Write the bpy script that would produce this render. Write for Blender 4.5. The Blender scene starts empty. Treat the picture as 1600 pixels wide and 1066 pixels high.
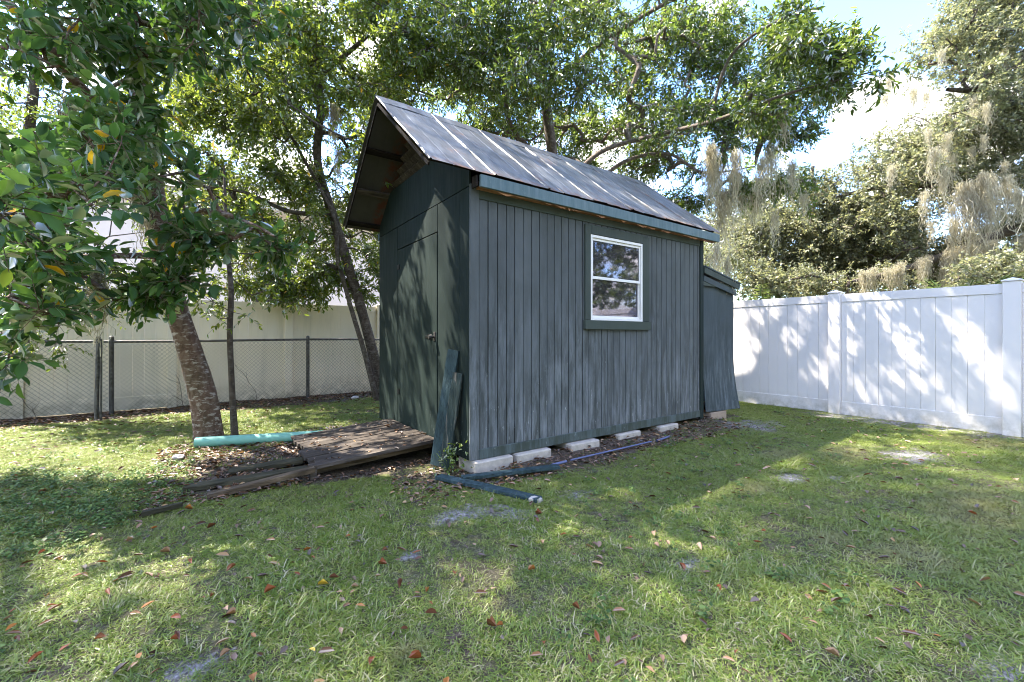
import bpy, math, random
import numpy as np
from mathutils import Vector, Matrix, Quaternion

# ------------------------------------------------------------------ frame
# World: x runs along the shed's long side, y along its gable end, z up.
F = 671.0                                   # focal length in px of a 1600 px wide frame
CAM = np.array([-1.896, -3.314, 1.2])
YAW = math.radians(-35.3)
FWD = np.array([-math.sin(YAW), math.cos(YAW), 0.0])
RGT = np.array([math.cos(YAW), math.sin(YAW), 0.0])
UP = np.array([0, 0, 1.0])

sc = bpy.context.scene
COL = sc.collection
cd = bpy.data.cameras.new('camera'); cam = bpy.data.objects.new('camera', cd); COL.objects.link(cam)
cam.location = CAM; cam.rotation_euler = (math.radians(90), 0, YAW)
cd.sensor_width = 36; cd.lens = F / 1600 * 36; cd.shift_y = -0.005
cd.clip_start = 0.05; cd.clip_end = 2000
sc.camera = cam

SUN_DIR = Vector((-0.36, 0.42, 0.83)).normalized()      # towards the sun
SUN_EL = math.asin(SUN_DIR.z)
SUN_ROT = math.atan2(SUN_DIR.x, SUN_DIR.y)
EXPOSURE = 3.0
SKY_STRENGTH = 0.15
SUN_STRENGTH = 3.1

sc.view_settings.view_transform = 'Standard'
try: sc.view_settings.look = 'None'
except Exception: pass
sc.view_settings.gamma = 1; sc.view_settings.exposure = EXPOSURE
sc.view_settings.use_curve_mapping = False
sc.render.engine = 'CYCLES'
cy = sc.cycles
cy.use_denoising = True
try:
    cy.denoiser = 'OPENIMAGEDENOISE'; cy.denoising_prefilter = 'ACCURATE'
except Exception: pass
cy.max_bounces = 7; cy.diffuse_bounces = 4; cy.glossy_bounces = 3; cy.transmission_bounces = 4; cy.transparent_max_bounces = 8
cy.caustics_reflective = False; cy.caustics_refractive = False
cy.sample_clamp_indirect = 6; cy.filter_width = 1.0

def W(px, py, Z):
    return CAM + Z * FWD + (px - 800) / F * Z * RGT + (525 - py) / F * Z * UP
def G(px, py, h=0.0):
    Z = (1.2 - h) * F / (py - 525.0)
    p = W(px, 525, Z); p[2] = h
    return p

# ------------------------------------------------------------------ node helper
class NT:
    def __init__(s, tree):
        s.t = tree; s.n = tree.nodes; s.l = tree.links
    def node(s, typ, **kw):
        nd = s.n.new(typ)
        for k, v in kw.items():
            if k.startswith('_'): setattr(nd, k[1:], v)
        return nd
    def put(s, sock, v):
        if v is None: return
        if isinstance(v, bpy.types.NodeSocket): s.l.new(v, sock)
        else:
            if sock.type == 'RGBA' and isinstance(v, (tuple, list)) and len(v) == 3: v = (*v, 1)
            sock.default_value = v
    def pos(s):
        return s.node('ShaderNodeNewGeometry').outputs['Position']
    def obj(s):
        return s.node('ShaderNodeTexCoord').outputs['Object']
    def rnd(s):
        return s.node('ShaderNodeObjectInfo').outputs['Random']
    def attr(s, name):
        a = s.node('ShaderNodeAttribute'); a.attribute_name = name; return a.outputs['Fac']
    def sep(s, v):
        a = s.node('ShaderNodeSeparateXYZ'); s.put(a.inputs[0], v); return a.outputs
    def vscale(s, v, sc_, off=(0, 0, 0)):
        m = s.node('ShaderNodeMapping'); s.put(m.inputs['Vector'], v); m.inputs['Scale'].default_value = sc_; m.inputs['Location'].default_value = off
        return m.outputs[0]
    def noise(s, v, scale, detail=4, rough=.55, dist=0, dim='3D'):
        a = s.node('ShaderNodeTexNoise'); a.noise_dimensions = dim
        s.put(a.inputs['Vector'], v); a.inputs['Scale'].default_value = scale; a.inputs['Detail'].default_value = detail
        a.inputs['Roughness'].default_value = rough; a.inputs['Distortion'].default_value = dist
        return a.outputs[0]
    def vor(s, v, scale, out='Distance', feature='F1'):
        a = s.node('ShaderNodeTexVoronoi'); a.feature = feature; s.put(a.inputs['Vector'], v); a.inputs['Scale'].default_value = scale
        return a.outputs[out]
    def ramp(s, f, stops, interp='LINEAR'):
        a = s.node('ShaderNodeValToRGB'); s.put(a.inputs[0], f); cr = a.color_ramp; cr.interpolation = interp
        while len(cr.elements) < len(stops): cr.elements.new(0.5)
        for e, (p, c) in zip(cr.elements, stops):
            e.position = p; e.color = (*c, 1) if isinstance(c, tuple) else (c, c, c, 1)
        return a.outputs[0]
    def mix(s, f, a, b, blend='MIX'):
        m = s.node('ShaderNodeMix'); m.data_type = 'RGBA'; m.blend_type = blend; m.clamp_factor = True
        s.put(m.inputs['Factor'], f); s.put(m.inputs['A'], None)
        s.put(m.inputs[6], a); s.put(m.inputs[7], b); return m.outputs[2]
    def math(s, op, a, b=None, c=None, clamp=False):
        m = s.node('ShaderNodeMath'); m.operation = op; m.use_clamp = clamp
        s.put(m.inputs[0], a); s.put(m.inputs[1], b); s.put(m.inputs[2], c); return m.outputs[0]
    def maprange(s, v, a, b, c=0, d=1):
        m = s.node('ShaderNodeMapRange'); m.clamp = True
        s.put(m.inputs[0], v)
        for i, x in zip((1, 2, 3, 4), (a, b, c, d)): m.inputs[i].default_value = x
        return m.outputs[0]
    def bump(s, h, strength=.3, dist=.01):
        b = s.node('ShaderNodeBump'); s.put(b.inputs['Height'], h); b.inputs['Strength'].default_value = strength; b.inputs['Distance'].default_value = dist
        return b.outputs[0]

def new_mat(name):
    m = bpy.data.materials.new(name); m.use_nodes = True
    n = NT(m.node_tree); n.n.clear()
    out = n.node('ShaderNodeOutputMaterial')
    return m, n, out
def principled(name, fn):
    """fn(n) -> dict(color, rough, metal, normal, spec)"""
    m, n, out = new_mat(name)
    p = n.node('ShaderNodeBsdfPrincipled')
    d = fn(n)
    n.put(p.inputs['Base Color'], d.get('color')); n.put(p.inputs['Roughness'], d.get('rough', .8))
    n.put(p.inputs['Metallic'], d.get('metal', 0.0)); n.put(p.inputs['Specular IOR Level'], d.get('spec', .4))
    if d.get('normal') is not None: n.put(p.inputs['Normal'], d['normal'])
    n.l.new(p.outputs[0], out.inputs[0])
    return m

# ------------------------------------------------------------------ world
world = bpy.data.worlds.new('World'); sc.world = world; world.use_nodes = True
n = NT(world.node_tree); n.n.clear()
wout = n.node('ShaderNodeOutputWorld'); bg = n.node('ShaderNodeBackground')
sky = n.node('ShaderNodeTexSky'); sky.sky_type = 'NISHITA'; sky.sun_disc = False
sky.sun_elevation = SUN_EL; sky.sun_rotation = SUN_ROT; sky.air_density = 1.0; sky.dust_density = .25; sky.ozone_density = 2.5
dirv = n.node('ShaderNodeTexCoord').outputs['Generated']
dz = n.sep(dirv)[2]
# a layer of fair weather clouds: noise on the sky vector flattened towards the horizon
zz = n.math('ADD', n.math('MAXIMUM', dz, 0.0), 0.35)
dv = n.node('ShaderNodeVectorMath'); dv.operation = 'DIVIDE'; n.put(dv.inputs[0], dirv)
cmb = n.node('ShaderNodeCombineXYZ'); n.put(cmb.inputs[0], zz); n.put(cmb.inputs[1], zz); n.put(cmb.inputs[2], zz); n.l.new(cmb.outputs[0], dv.inputs[1])
nz = n.noise(dv.outputs[0], 2.3, 9, .55, .25)
c1 = Vector(W(1425, 112, 1.0) - CAM).normalized(); c2 = Vector(W(1340, 165, 1.0) - CAM).normalized(); c3 = Vector(W(1390, 20, 1.0) - CAM).normalized()
def near(c, k):
    d = n.node('ShaderNodeVectorMath'); d.operation = 'DOT_PRODUCT'; nrm = n.node('ShaderNodeVectorMath'); nrm.operation = 'NORMALIZE'
    n.put(nrm.inputs[0], dirv); n.l.new(nrm.outputs[0], d.inputs[0]); d.inputs[1].default_value = c
    return n.maprange(d.outputs['Value'], math.cos(k), 1.0, 0, 1)
nz2 = n.noise(dirv, 9, 8, .6, .3)
base = n.math('ADD', nz, n.math('MULTIPLY', near(c1, .13), .62))
base = n.math('ADD', base, n.math('MULTIPLY', near(c2, .09), .4))
base = n.math('SUBTRACT', base, n.math('MULTIPLY', near(c3, .20), .95))
base = n.math('SUBTRACT', base, n.math('MULTIPLY', near(Vector(W(1330, 235, 1.0) - CAM).normalized(), .09), .25))
base = n.math('ADD', base, n.math('MULTIPLY', n.math('SUBTRACT', nz2, .5), .35))
cl = n.maprange(base, .475, .585, 0, 1)
cl = n.math('MULTIPLY', cl, n.maprange(dz, -.02, .05, 0, 1))
cshade = n.ramp(nz2, [(.3, (2.2, 2.15, 2.1)), (.6, (3.0, 2.88, 2.72))])
hsv = n.node('ShaderNodeHueSaturation'); hsv.inputs['Saturation'].default_value = 1.15; hsv.inputs['Value'].default_value = .95; hsv.inputs['Hue'].default_value = .51; n.l.new(sky.outputs[0], hsv.inputs['Color'])
colr = n.mix(cl, hsv.outputs[0], cshade)
n.l.new(colr, bg.inputs[0]); bg.inputs[1].default_value = SKY_STRENGTH
n.l.new(bg.outputs[0], wout.inputs[0])

sd = bpy.data.lights.new('sun', 'SUN'); so = bpy.data.objects.new('sun', sd); COL.objects.link(so)
sd.energy = SUN_STRENGTH; sd.angle = math.radians(.55); sd.color = (1.0, .93, .82)
so.rotation_euler = SUN_DIR.to_track_quat('Z', 'Y').to_euler()
so.location = (0, 0, 20)

# ------------------------------------------------------------------ object helpers
def tag(o, label=None, cat=None, group=None, kind=None):
    if label: o['label'] = label
    if cat: o['category'] = cat
    if group: o['group'] = group
    if kind: o['kind'] = kind
    return o
def empty(name, loc=(0, 0, 0), label=None, cat=None, group=None, rot=(0, 0, 0), kind=None):
    o = bpy.data.objects.new(name, None); COL.objects.link(o); o.location = loc; o.rotation_euler = rot
    o.empty_display_size = .1
    return tag(o, label, cat, group, kind)
def link(name, me, mat=None, parent=None, loc=None, rot=None):
    o = bpy.data.objects.new(name, me); COL.objects.link(o)
    if mat is not None and not me.materials: me.materials.append(mat)
    if parent is not None: o.parent = parent
    if loc is not None: o.location = loc
    if rot is not None: o.rotation_euler = rot
    return o
def mesh_np(name, V, Q=None, T=None, attrs=None, smooth=False, mat=None):
    """fast mesh of quads and/or triangles from numpy arrays"""
    me = bpy.data.meshes.new(name)
    V = np.asarray(V, dtype=np.float32); nq = 0 if Q is None else len(Q); nt = 0 if T is None else len(T)
    me.vertices.add(len(V)); me.vertices.foreach_set('co', V.ravel())
    loops = []; starts = []
    if nq: loops.append(np.asarray(Q, dtype=np.int32).ravel()); starts.append(np.arange(nq) * 4)
    if nt: loops.append(np.asarray(T, dtype=np.int32).ravel()); starts.append(nq * 4 + np.arange(nt) * 3)
    L = np.concatenate(loops); S = np.concatenate(starts).astype(np.int32)
    me.loops.add(len(L)); me.loops.foreach_set('vertex_index', L)
    me.polygons.add(len(S)); me.polygons.foreach_set('loop_start', S)
    if smooth: me.polygons.foreach_set('use_smooth', np.ones(len(S), dtype=bool))
    me.update(calc_edges=True)
    for k, a in (attrs or {}).items():
        at = me.attributes.new(k, 'FLOAT', 'POINT'); at.data.foreach_set('value', np.asarray(a, dtype=np.float32))
    if mat is not None: me.materials.append(mat)
    return me
class MB:
    def __init__(s): s.v = []; s.f = []
    def add(s, vs, fs):
        b = len(s.v); s.v += [tuple(v) for v in vs]; s.f += [tuple(i + b for i in f) for f in fs]; return s
    def box(s, x0, x1, y0, y1, z0, z1, c=0.0, rot=None, org=(0, 0, 0)):
        if c <= 0:
            vs = [(x, y, z) for z in (z0, z1) for y in (y0, y1) for x in (x0, x1)]
            fs = [(0, 2, 3, 1), (4, 5, 7, 6), (0, 1, 5, 4), (2, 6, 7, 3), (0, 4, 6, 2), (1, 3, 7, 5)]
        else:
            vs = []; idx = {}
            X, Y, Zs = (x0, x1), (y0, y1), (z0, z1)
            for i in (0, 1):
                for j in (0, 1):
                    for k in (0, 1):
                        sx, sy, sz = (1, -1)[i], (1, -1)[j], (1, -1)[k]
                        for a in range(3):
                            p = [X[i] + (0 if a == 0 else sx * c), Y[j] + (0 if a == 1 else sy * c), Zs[k] + (0 if a == 2 else sz * c)]
                            idx[(i, j, k, a)] = len(vs); vs.append(tuple(p))
            g = lambda i, j, k, a: idx[(i, j, k, a)]
            fs = []
            fs += [(g(0,0,0,0), g(0,0,1,0), g(0,1,1,0), g(0,1,0,0)), (g(1,0,0,0), g(1,1,0,0), g(1,1,1,0), g(1,0,1,0))]
            fs += [(g(0,0,0,1), g(1,0,0,1), g(1,0,1,1), g(0,0,1,1)), (g(0,1,0,1), g(0,1,1,1), g(1,1,1,1), g(1,1,0,1))]
            fs += [(g(0,0,0,2), g(0,1,0,2), g(1,1,0,2), g(1,0,0,2)), (g(0,0,1,2), g(1,0,1,2), g(1,1,1,2), g(0,1,1,2))]
            for j in (0, 1):
                for k in (0, 1): fs.append((g(0,j,k,1), g(1,j,k,1), g(1,j,k,2), g(0,j,k,2)))
            for i in (0, 1):
                for k in (0, 1): fs.append((g(i,0,k,0), g(i,1,k,0), g(i,1,k,2), g(i,0,k,2)))
            for i in (0, 1):
                for j in (0, 1): fs.append((g(i,j,0,0), g(i,j,1,0), g(i,j,1,1), g(i,j,0,1)))
            for i in (0, 1):
                for j in (0, 1):
                    for k in (0, 1): fs.append((g(i,j,k,0), g(i,j,k,1), g(i,j,k,2)))
        if rot is not None:
            o = Vector(org); vs = [tuple(rot @ (Vector(v)) + o) for v in vs]
        return s.add(vs, fs)
    def cyl(s, p0, p1, r0, r1=None, n=12, cap=True):
        r1 = r0 if r1 is None else r1
        p0, p1 = Vector(p0), Vector(p1); d = (p1 - p0).normalized(); a = d.orthogonal().normalized(); b = d.cross(a)
        vs = [];
        for p, r in ((p0, r0), (p1, r1)):
            for i in range(n):
                t = 2 * math.pi * i / n; vs.append(tuple(p + (a * math.cos(t) + b * math.sin(t)) * r))
        fs = [(i, (i + 1) % n, n + (i + 1) % n, n + i) for i in range(n)]
        if cap: fs += [tuple(range(n))[::-1], tuple(range(n, 2 * n))]
        return s.add(vs, fs)
    def mesh(s, name, mat=None, smooth=False, angle=None):
        me = bpy.data.meshes.new(name); me.from_pydata(s.v, [], s.f); me.update()
        import bmesh as _b
        bm = _b.new(); bm.from_mesh(me); _b.ops.recalc_face_normals(bm, faces=bm.faces); bm.to_mesh(me); bm.free()
        if smooth:
            me.polygons.foreach_set('use_smooth', [True] * len(me.polygons))
            if angle:
                try: me.set_sharp_from_angle(angle=math.radians(angle))
                except Exception: pass
        if mat is not None: me.materials.append(mat)
        return me
    def obj(s, name, mat=None, parent=None, smooth=False, angle=None):
        return link(name, s.mesh(name, mat, smooth, angle), None, parent)
def board(name, p0, p1, w, t, mat, parent=None, up=(0, 0, 1), c=.004, bow=0.0, segs=6, seed=0, taper=0.0):
    """a weathered board from p0 to p1: width w, thickness t along up, slightly bowed, with uneven edges"""
    r = random.Random(seed); p0, p1 = Vector(p0), Vector(p1); d = p1 - p0; L = d.length; d.normalize()
    u = Vector(up); sd_ = d.cross(u).normalized(); u = sd_.cross(d).normalized()
    vs = []; fs = []
    prof = [(-.5, -.5 + .12), (-.5 + .03, -.5), (.5 - .03, -.5), (.5, -.5 + .12), (.5, .5 - .12), (.5 - .03, .5), (-.5 + .03, .5), (-.5, .5 - .12)]
    for i in range(segs + 1):
        f = i / segs; k = 1 - taper * f
        c_ = p0 + d * L * f + u * bow * math.sin(f * math.pi)
        for (a, b) in prof:
            j = r.uniform(-.006, .006) * (w / .1)
            vs.append(tuple(c_ + sd_ * (a * w * k + j * .6) + u * (b * t + j * .25)))
    m = len(prof)
    for i in range(segs):
        for j in range(m): fs.append((i * m + j, i * m + (j + 1) % m, (i + 1) * m + (j + 1) % m, (i + 1) * m + j))
    fs += [tuple(range(m))[::-1], tuple(range(segs * m, segs * m + m))]
    return MB().add(vs, fs).obj(name, mat, parent)

# ------------------------------------------------------------------ materials
def weather_paint(name, dark, mid, pale, streak, seedoff, wear_lo=1.9, flake=.0, hold=.1):
    def fn(n):
        p = n.pos(); z = n.sep(p)[2]
        pv = n.vscale(p, (1, 1, .14), (seedoff, 0, 0))
        a = n.noise(pv, 15, 8, .70, .15); b = n.noise(n.vscale(p, (1, 1, .5), (0, seedoff, 0)), 2.6, 5, .65, .5)
        fine = n.noise(n.vscale(p, (1, 1, .05)), 60, 3, .6)
        low = n.maprange(n.math('ADD', z, n.math('MULTIPLY', n.math('SUBTRACT', b, .5), 2.2)), wear_lo, .25, hold, 1)
        wear = n.math('MULTIPLY', n.maprange(a, .43, .66, 0, 1), low)
        wear = n.math('MULTIPLY', wear, streak)
        c = n.mix(n.maprange(b, .35, .7), dark, mid)
        c = n.mix(wear, c, pale)
        c = n.mix(n.maprange(n.math('MULTIPLY', n.noise(n.vscale(p, (1, 1, .3)), 34, 5, .7), n.math('ADD', n.math('MULTIPLY', low, .2), .85)), .66, .72, 0, flake), c, (.42, .45, .45))
        c = n.mix(n.math('MULTIPLY', n.rnd(), .22), c, (.02, .025, .025))
        bmp = n.bump(n.math('ADD', n.math('MULTIPLY', fine, .6), n.math('MULTIPLY', a, .5)), .35, .006)
        return dict(color=c, rough=n.maprange(a, .3, .7, .6, .85), normal=bmp, spec=.18)
    return principled(name, fn)
M = {}
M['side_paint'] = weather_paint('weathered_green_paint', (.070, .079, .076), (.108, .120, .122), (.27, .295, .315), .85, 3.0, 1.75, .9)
M['front_paint'] = weather_paint('shaded_green_paint', (.009, .018, .015), (.013, .025, .021), (.035, .05, .045), .35, 9.0, 1.4, .25)  # same paint as the side, less weathered; gable shade is put into the colour
M['trim_paint'] = weather_paint('olive_green_trim', (.052, .066, .054), (.070, .086, .072), (.14, .18, .19), .7, 14.0, 1.2, .4, 0.05)
M['fascia_paint'] = weather_paint('blue_grey_fascia', (.10, .155, .165), (.135, .20, .215), (.24, .30, .32), .6, 21.0, 9, .4)
M['ply_paint'] = weather_paint('blue_green_ply', (.045, .060, .062), (.070, .090, .098), (.18, .215, .24), .9, 31.0, 1.7, .5)

def fn(n):
    p = n.pos(); z = n.sep(p)[2]
    a = n.noise(n.vscale(p, (1, .45, .45)), 5.5, 9, .72, .6); b = n.noise(n.vscale(p, (1, .18, .18)), 17, 6, .65)
    c = n.ramp(a, [(.32, (.075, .077, .077)), (.5, (.165, .168, .166)), (.66, (.28, .28, .27))])
    c = n.mix(n.maprange(b, .45, .70, 0, .75), c, (.095, .085, .072))
    edge = n.maprange(z, 2.70, 2.60, 0, 1)
    r = n.math('MULTIPLY', n.maprange(n.noise(p, 11, 6, .7), .42, .58), edge)
    spots = n.maprange(n.noise(n.vscale(p, (1, .4, .4)), 5, 8, .75), .56, .68, 0, .55)
    r = n.math('MAXIMUM', r, spots)
    c = n.mix(r, c, n.mix(n.noise(p, 40, 3), (.10, .035, .015), (.30, .12, .045)))
    return dict(color=c, rough=n.math('ADD', n.math('MULTIPLY', r, .4), .42), metal=n.math('MULTIPLY', n.math('SUBTRACT', 1.0, r), .35), normal=n.bump(n.math('ADD', a, b), .2, .008), spec=.5)
M['roof'] = principled('weathered_roof_metal', fn)
def fn(n):
    p = n.pos(); x = n.sep(p)[0]
    a = n.noise(p, 4, 5, .65)
    c = n.mix(a, (.045, .042, .038), (.10, .095, .085))
    r = n.math('MULTIPLY', n.maprange(n.noise(p, 9, 6, .7), .42, .58), n.maprange(x, -.14, -.08, 0, .8))
    c = n.mix(r, c, (.12, .032, .015))
    return dict(color=c, rough=.7, metal=.1)
M['roof_under'] = principled('roof_sheet_underside', fn)
def wood(name, c0, c1, c2, ax=(.12, 1, 1), sc_=14, rough=.9):
    def fn(n):
        p = n.obj(); pv = n.vscale(p, ax)
        a = n.noise(pv, sc_, 7, .65, .8); b = n.noise(n.pos(), 3, 4, .6); f = n.noise(n.vscale(p, (ax[0] * .5, ax[1], ax[2])), 70, 3, .6)
        c = n.ramp(a, [(.3, c0), (.52, c1), (.75, c2)])
        c = n.mix(n.maprange(b, .4, .7, 0, .5), c, c0)
        c = n.mix(n.maprange(f, .35, .5, .5, 0), c, tuple(x * .35 for x in c0))
        return dict(color=c, rough=rough, normal=n.bump(n.math('ADD', a, f), .7, .006), spec=.2)
    return principled(name, fn)
M['old_wood'] = wood('grey_brown_ramp_wood', (.034, .028, .022), (.085, .069, .056), (.18, .152, .128))
M['timber'] = wood('splintered_timber', (.045, .032, .020), (.13, .095, .060), (.27, .20, .14))
M['mossy_wood'] = wood('mossy_wood', (.028, .026, .016), (.06, .055, .032), (.13, .115, .075))
M['raw_wood'] = wood('raw_orange_wood', (.22, .09, .04), (.38, .19, .09), (.50, .31, .18), (.1, 1, 1), 20, .8)
M['dark_wood'] = wood('dark_framing', (.010, .008, .007), (.022, .017, .014), (.05, .035, .03))
M['peel_wood'] = wood('peeling_green_board', (.020, .032, .030), (.035, .052, .050), (.30, .25, .20), (1, 1, .10), 22)
M['green_board'] = wood('faded_green_board', (.022, .040, .043), (.038, .066, .072), (.10, .15, .165), (1, 1, .25), 12, .6)

def fn(n):
    p = n.pos(); z = n.sep(p)[2]
    a = n.noise(p, 2.2, 5, .6); dirt = n.math('MULTIPLY', n.maprange(z, .28, .04, 0, .75), n.maprange(n.noise(p, 9, 6, .65), .35, .65))
    c = n.mix(a, (.70, .66, .635), (.76, .72, .695))
    c = n.mix(dirt, c, (.38, .35, .28))
    c = n.mix(n.maprange(n.noise(n.vscale(p, (1, 1, .1)), 8, 6, .6), .6, .8, 0, .18), c, (.5, .48, .42))
    return dict(color=c, rough=.42, spec=.4)
M['vinyl'] = principled('white_vinyl', fn)
def fn(n):
    p = n.pos(); z = n.sep(p)[2]
    a = n.noise(p, 1.4, 5, .6)
    c = n.mix(a, (.86, .76, .60), (.89, .81, .67))
    c = n.mix(n.math('MULTIPLY', n.maprange(z, .4, .05, 0, .7), n.maprange(n.noise(p, 7, 6, .65), .35, .6)), c, (.30, .27, .19))
    c = n.mix(n.maprange(n.noise(n.vscale(p, (1, 1, .12)), 6, 6, .6), .52, .75, 0, .35), c, (.42, .40, .30))
    return dict(color=c, rough=.5, spec=.35)
M['cream_vinyl'] = principled('cream_vinyl', fn)
def fn(n):
    p = n.pos(); a = n.noise(p, 25, 5, .7)
    return dict(color=n.ramp(a, [(.35, (.04, .035, .03)), (.55, (.12, .115, .11)), (.7, (.22, .21, .20))]), rough=.6, metal=.4)
M['galv'] = principled('dull_galvanised_steel', fn)
M['wire'] = principled('grey_wire', lambda n: dict(color=(.10, .095, .085), rough=.55, metal=.5))
def flat(name, col, rough=.7, var=.12, metal=0, spec=.4, sc_=12):
    def fn(n):
        a = n.noise(n.pos(), sc_, 6, .65)
        lo = tuple(c * (1 - var * 2) for c in col); hi = tuple(min(1, c * (1 + var * 2)) for c in col)
        return dict(color=n.mix(a, lo, hi), rough=rough, metal=metal, spec=spec, normal=n.bump(a, .15, .004))
    return principled(name, fn)
M['teal'] = flat('sea_green_pvc', (.20, .46, .38), .45, .12, sc_=5)
M['blue'] = flat('blue_pvc', (.11, .13, .25), .45, .15)
M['concrete'] = flat('white_concrete', (.44, .40, .35), .95, .30)
M['block'] = flat('tan_concrete_block', (.36, .28, .21), .95, .15)
M['white_frame'] = flat('white_aluminium', (.78, .76, .72), .45, .05)
M['house'] = flat('pale_pink_stucco', (.80, .74, .74), .95, .05, sc_=3)
M['house_roof'] = flat('grey_shingle', (.30, .28, .27), .95, .2, sc_=8)
M['dark_int'] = flat('dark_interior', (.045, .038, .042), .9, .3, sc_=3)
M['int_item'] = flat('dusty_grey_lilac', (.30, .26, .29), .9, .2)
M['black'] = flat('black_iron', (.02, .02, .02), .5, .2, .6)
M['brass'] = flat('dull_steel', (.07, .068, .066), .6, .2, .8)
M['rock'] = flat('pale_stone', (.48, .44, .42), .95, .25)
# dusty window glass
m, n, out = new_mat('dusty_glass')
gl = n.node('ShaderNodeBsdfGlossy'); gl.inputs['Roughness'].default_value = .03; gl.inputs[0].default_value = (.9, .92, 1, 1)
tr = n.node('ShaderNodeBsdfTransparent'); tr.inputs[0].default_value = (.62, .60, .64, 1)
df = n.node('ShaderNodeBsdfDiffuse'); df.inputs[0].default_value = (.38, .34, .36, 1)
fr = n.node('ShaderNodeFresnel'); fr.inputs[0].default_value = 1.5
m1 = n.node('ShaderNodeMixShader'); m2 = n.node('ShaderNodeMixShader')
n.l.new(n.math('ADD', n.math('MULTIPLY', fr.outputs[0], .7), .015, clamp=True), m1.inputs[0]); n.l.new(tr.outputs[0], m1.inputs[1]); n.l.new(gl.outputs[0], m1.inputs[2])
dust = n.math('MULTIPLY', n.maprange(n.noise(n.pos(), 5, 5, .7), .35, .75, .03, .18), n.maprange(n.noise(n.pos(), 90, 4, .7), .40, .68, .35, 1.5))
n.l.new(dust, m2.inputs[0]); n.l.new(m1.outputs[0], m2.inputs[1]); n.l.new(df.outputs[0], m2.inputs[2]); n.l.new(m2.outputs[0], out.inputs[0])
M['glass'] = m

def leaf_mat(name, stops, gloss=.35, trans=.35, transcol=(.30, .42, .05), use_obj=False, rough=.35, noise_yellow=None):
    m, n, out = new_mat(name)
    t = n.rnd() if use_obj else n.attr('tint')
    c = n.mix(1.0, n.ramp(t, stops), (1.25, 1.2, 1.15), 'MULTIPLY')
    if noise_yellow: c = n.mix(n.maprange(n.noise(n.pos(), .8, 3, .5), .5, .68, 0, .5), c, noise_yellow)
    d = n.node('ShaderNodeBsdfDiffuse'); n.l.new(c, d.inputs[0])
    tl = n.node('ShaderNodeBsdfTranslucent'); n.l.new(n.mix(.55, n.mix(1.0, c, (2.2, 2.2, 1.6), 'MULTIPLY'), transcol), tl.inputs[0])
    g = n.node('ShaderNodeBsdfGlossy'); g.inputs['Roughness'].default_value = rough + .12; g.inputs[0].default_value = (1, 1, 1, 1)
    a = n.node('ShaderNodeMixShader'); a.inputs[0].default_value = trans; n.l.new(d.outputs[0], a.inputs[1]); n.l.new(tl.outputs[0], a.inputs[2])
    lw = n.node('ShaderNodeFresnel'); lw.inputs[0].default_value = 1.45
    b = n.node('ShaderNodeMixShader'); n.l.new(n.math('MULTIPLY', lw.outputs[0], gloss * .38, clamp=True), b.inputs[0]); n.l.new(a.outputs[0], b.inputs[1]); n.l.new(g.outputs[0], b.inputs[2])
    n.l.new(b.outputs[0], out.inputs[0])
    return m
GREENS = [(0, (.024, .048, .014)), (.35, (.045, .085, .022)), (.65, (.080, .140, .030)), (.86, (.13, .20, .036)), (.955, (.17, .22, .04)), (.97, (.42, .26, .02)), (1, (.50, .30, .02))]
M['leafA'] = leaf_mat('glossy_broad_leaf', [(0, (.020, .046, .020)), (.4, (.030, .078, .026)), (.75, (.055, .125, .035)), (.93, (.11, .20, .035)), (.965, (.16, .22, .03)), (.975, (.60, .32, .01)), (1, (.65, .35, .01))], .85, .30, (.22, .40, .04))
M['leafA1'] = leaf_mat('glossy_broad_leaf_single', [(0, (.020, .046, .022)), (.4, (.032, .085, .030)), (.75, (.060, .135, .040)), (.95, (.12, .22, .035)), (.972, (.16, .22, .03)), (.98, (.60, .32, .01)), (1, (.65, .35, .01))], .85, .30, (.22, .40, .04), use_obj=True)
M['leafC'] = leaf_mat('small_dark_leaf', GREENS, .6, .38, (.40, .44, .05), noise_yellow=(.13, .14, .02))
M['leafD'] = leaf_mat('laurel_leaf', [(0, (.022, .040, .018)), (.35, (.034, .066, .022)), (.65, (.055, .100, .026)), (.88, (.10, .16, .030)), (.97, (.14, .17, .03)), (.985, (.36, .24, .03)), (1, (.4, .26, .03))], .75, .38, (.34, .42, .06))
M['leafE'] = leaf_mat('oak_leaf', [(0, (.048, .060, .040)), (.35, (.115, .135, .085)), (.7, (.19, .205, .14)), (.92, (.27, .265, .19)), (1, (.32, .285, .22))], .15, .42, (.34, .34, .12))
M['leafP'] = leaf_mat('palm_frond', [(0, (.05, .09, .03)), (1, (.16, .20, .06))], .5, .3)
FALL = {'rust-red': [(0, (.15, .050, .022)), (1, (.23, .075, .030))], 'orange': [(0, (.26, .105, .032)), (1, (.34, .15, .045))],
        'dark brown': [(0, (.085, .036, .020)), (1, (.15, .065, .032))], 'pale tan': [(0, (.25, .16, .10)), (1, (.34, .24, .16))], 'yellow': [(0, (.50, .34, .04)), (1, (.58, .42, .06))]}
FALLM = {k: leaf_mat('fallen_leaf_' + k.replace(' ', '_').replace('-', '_'), v, .15, .15, (.4, .15, .04), use_obj=True, rough=.5) for k, v in FALL.items()}
M['fallen'] = leaf_mat('fallen_brown_leaf', [(0, (.11, .045, .022)), (.4, (.22, .075, .025)), (.75, (.38, .13, .030)), (.92, (.34, .18, .08)), (1, (.50, .34, .05))], .15, .15, (.4, .15, .04), use_obj=True, rough=.5)
M['litter'] = leaf_mat('leaf_litter', [(0, (.030, .018, .012)), (.4, (.075, .040, .022)), (.7, (.15, .075, .035)), (.9, (.25, .15, .09)), (1, (.34, .22, .10))], .3, .1, (.3, .12, .04), rough=.5)
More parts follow.
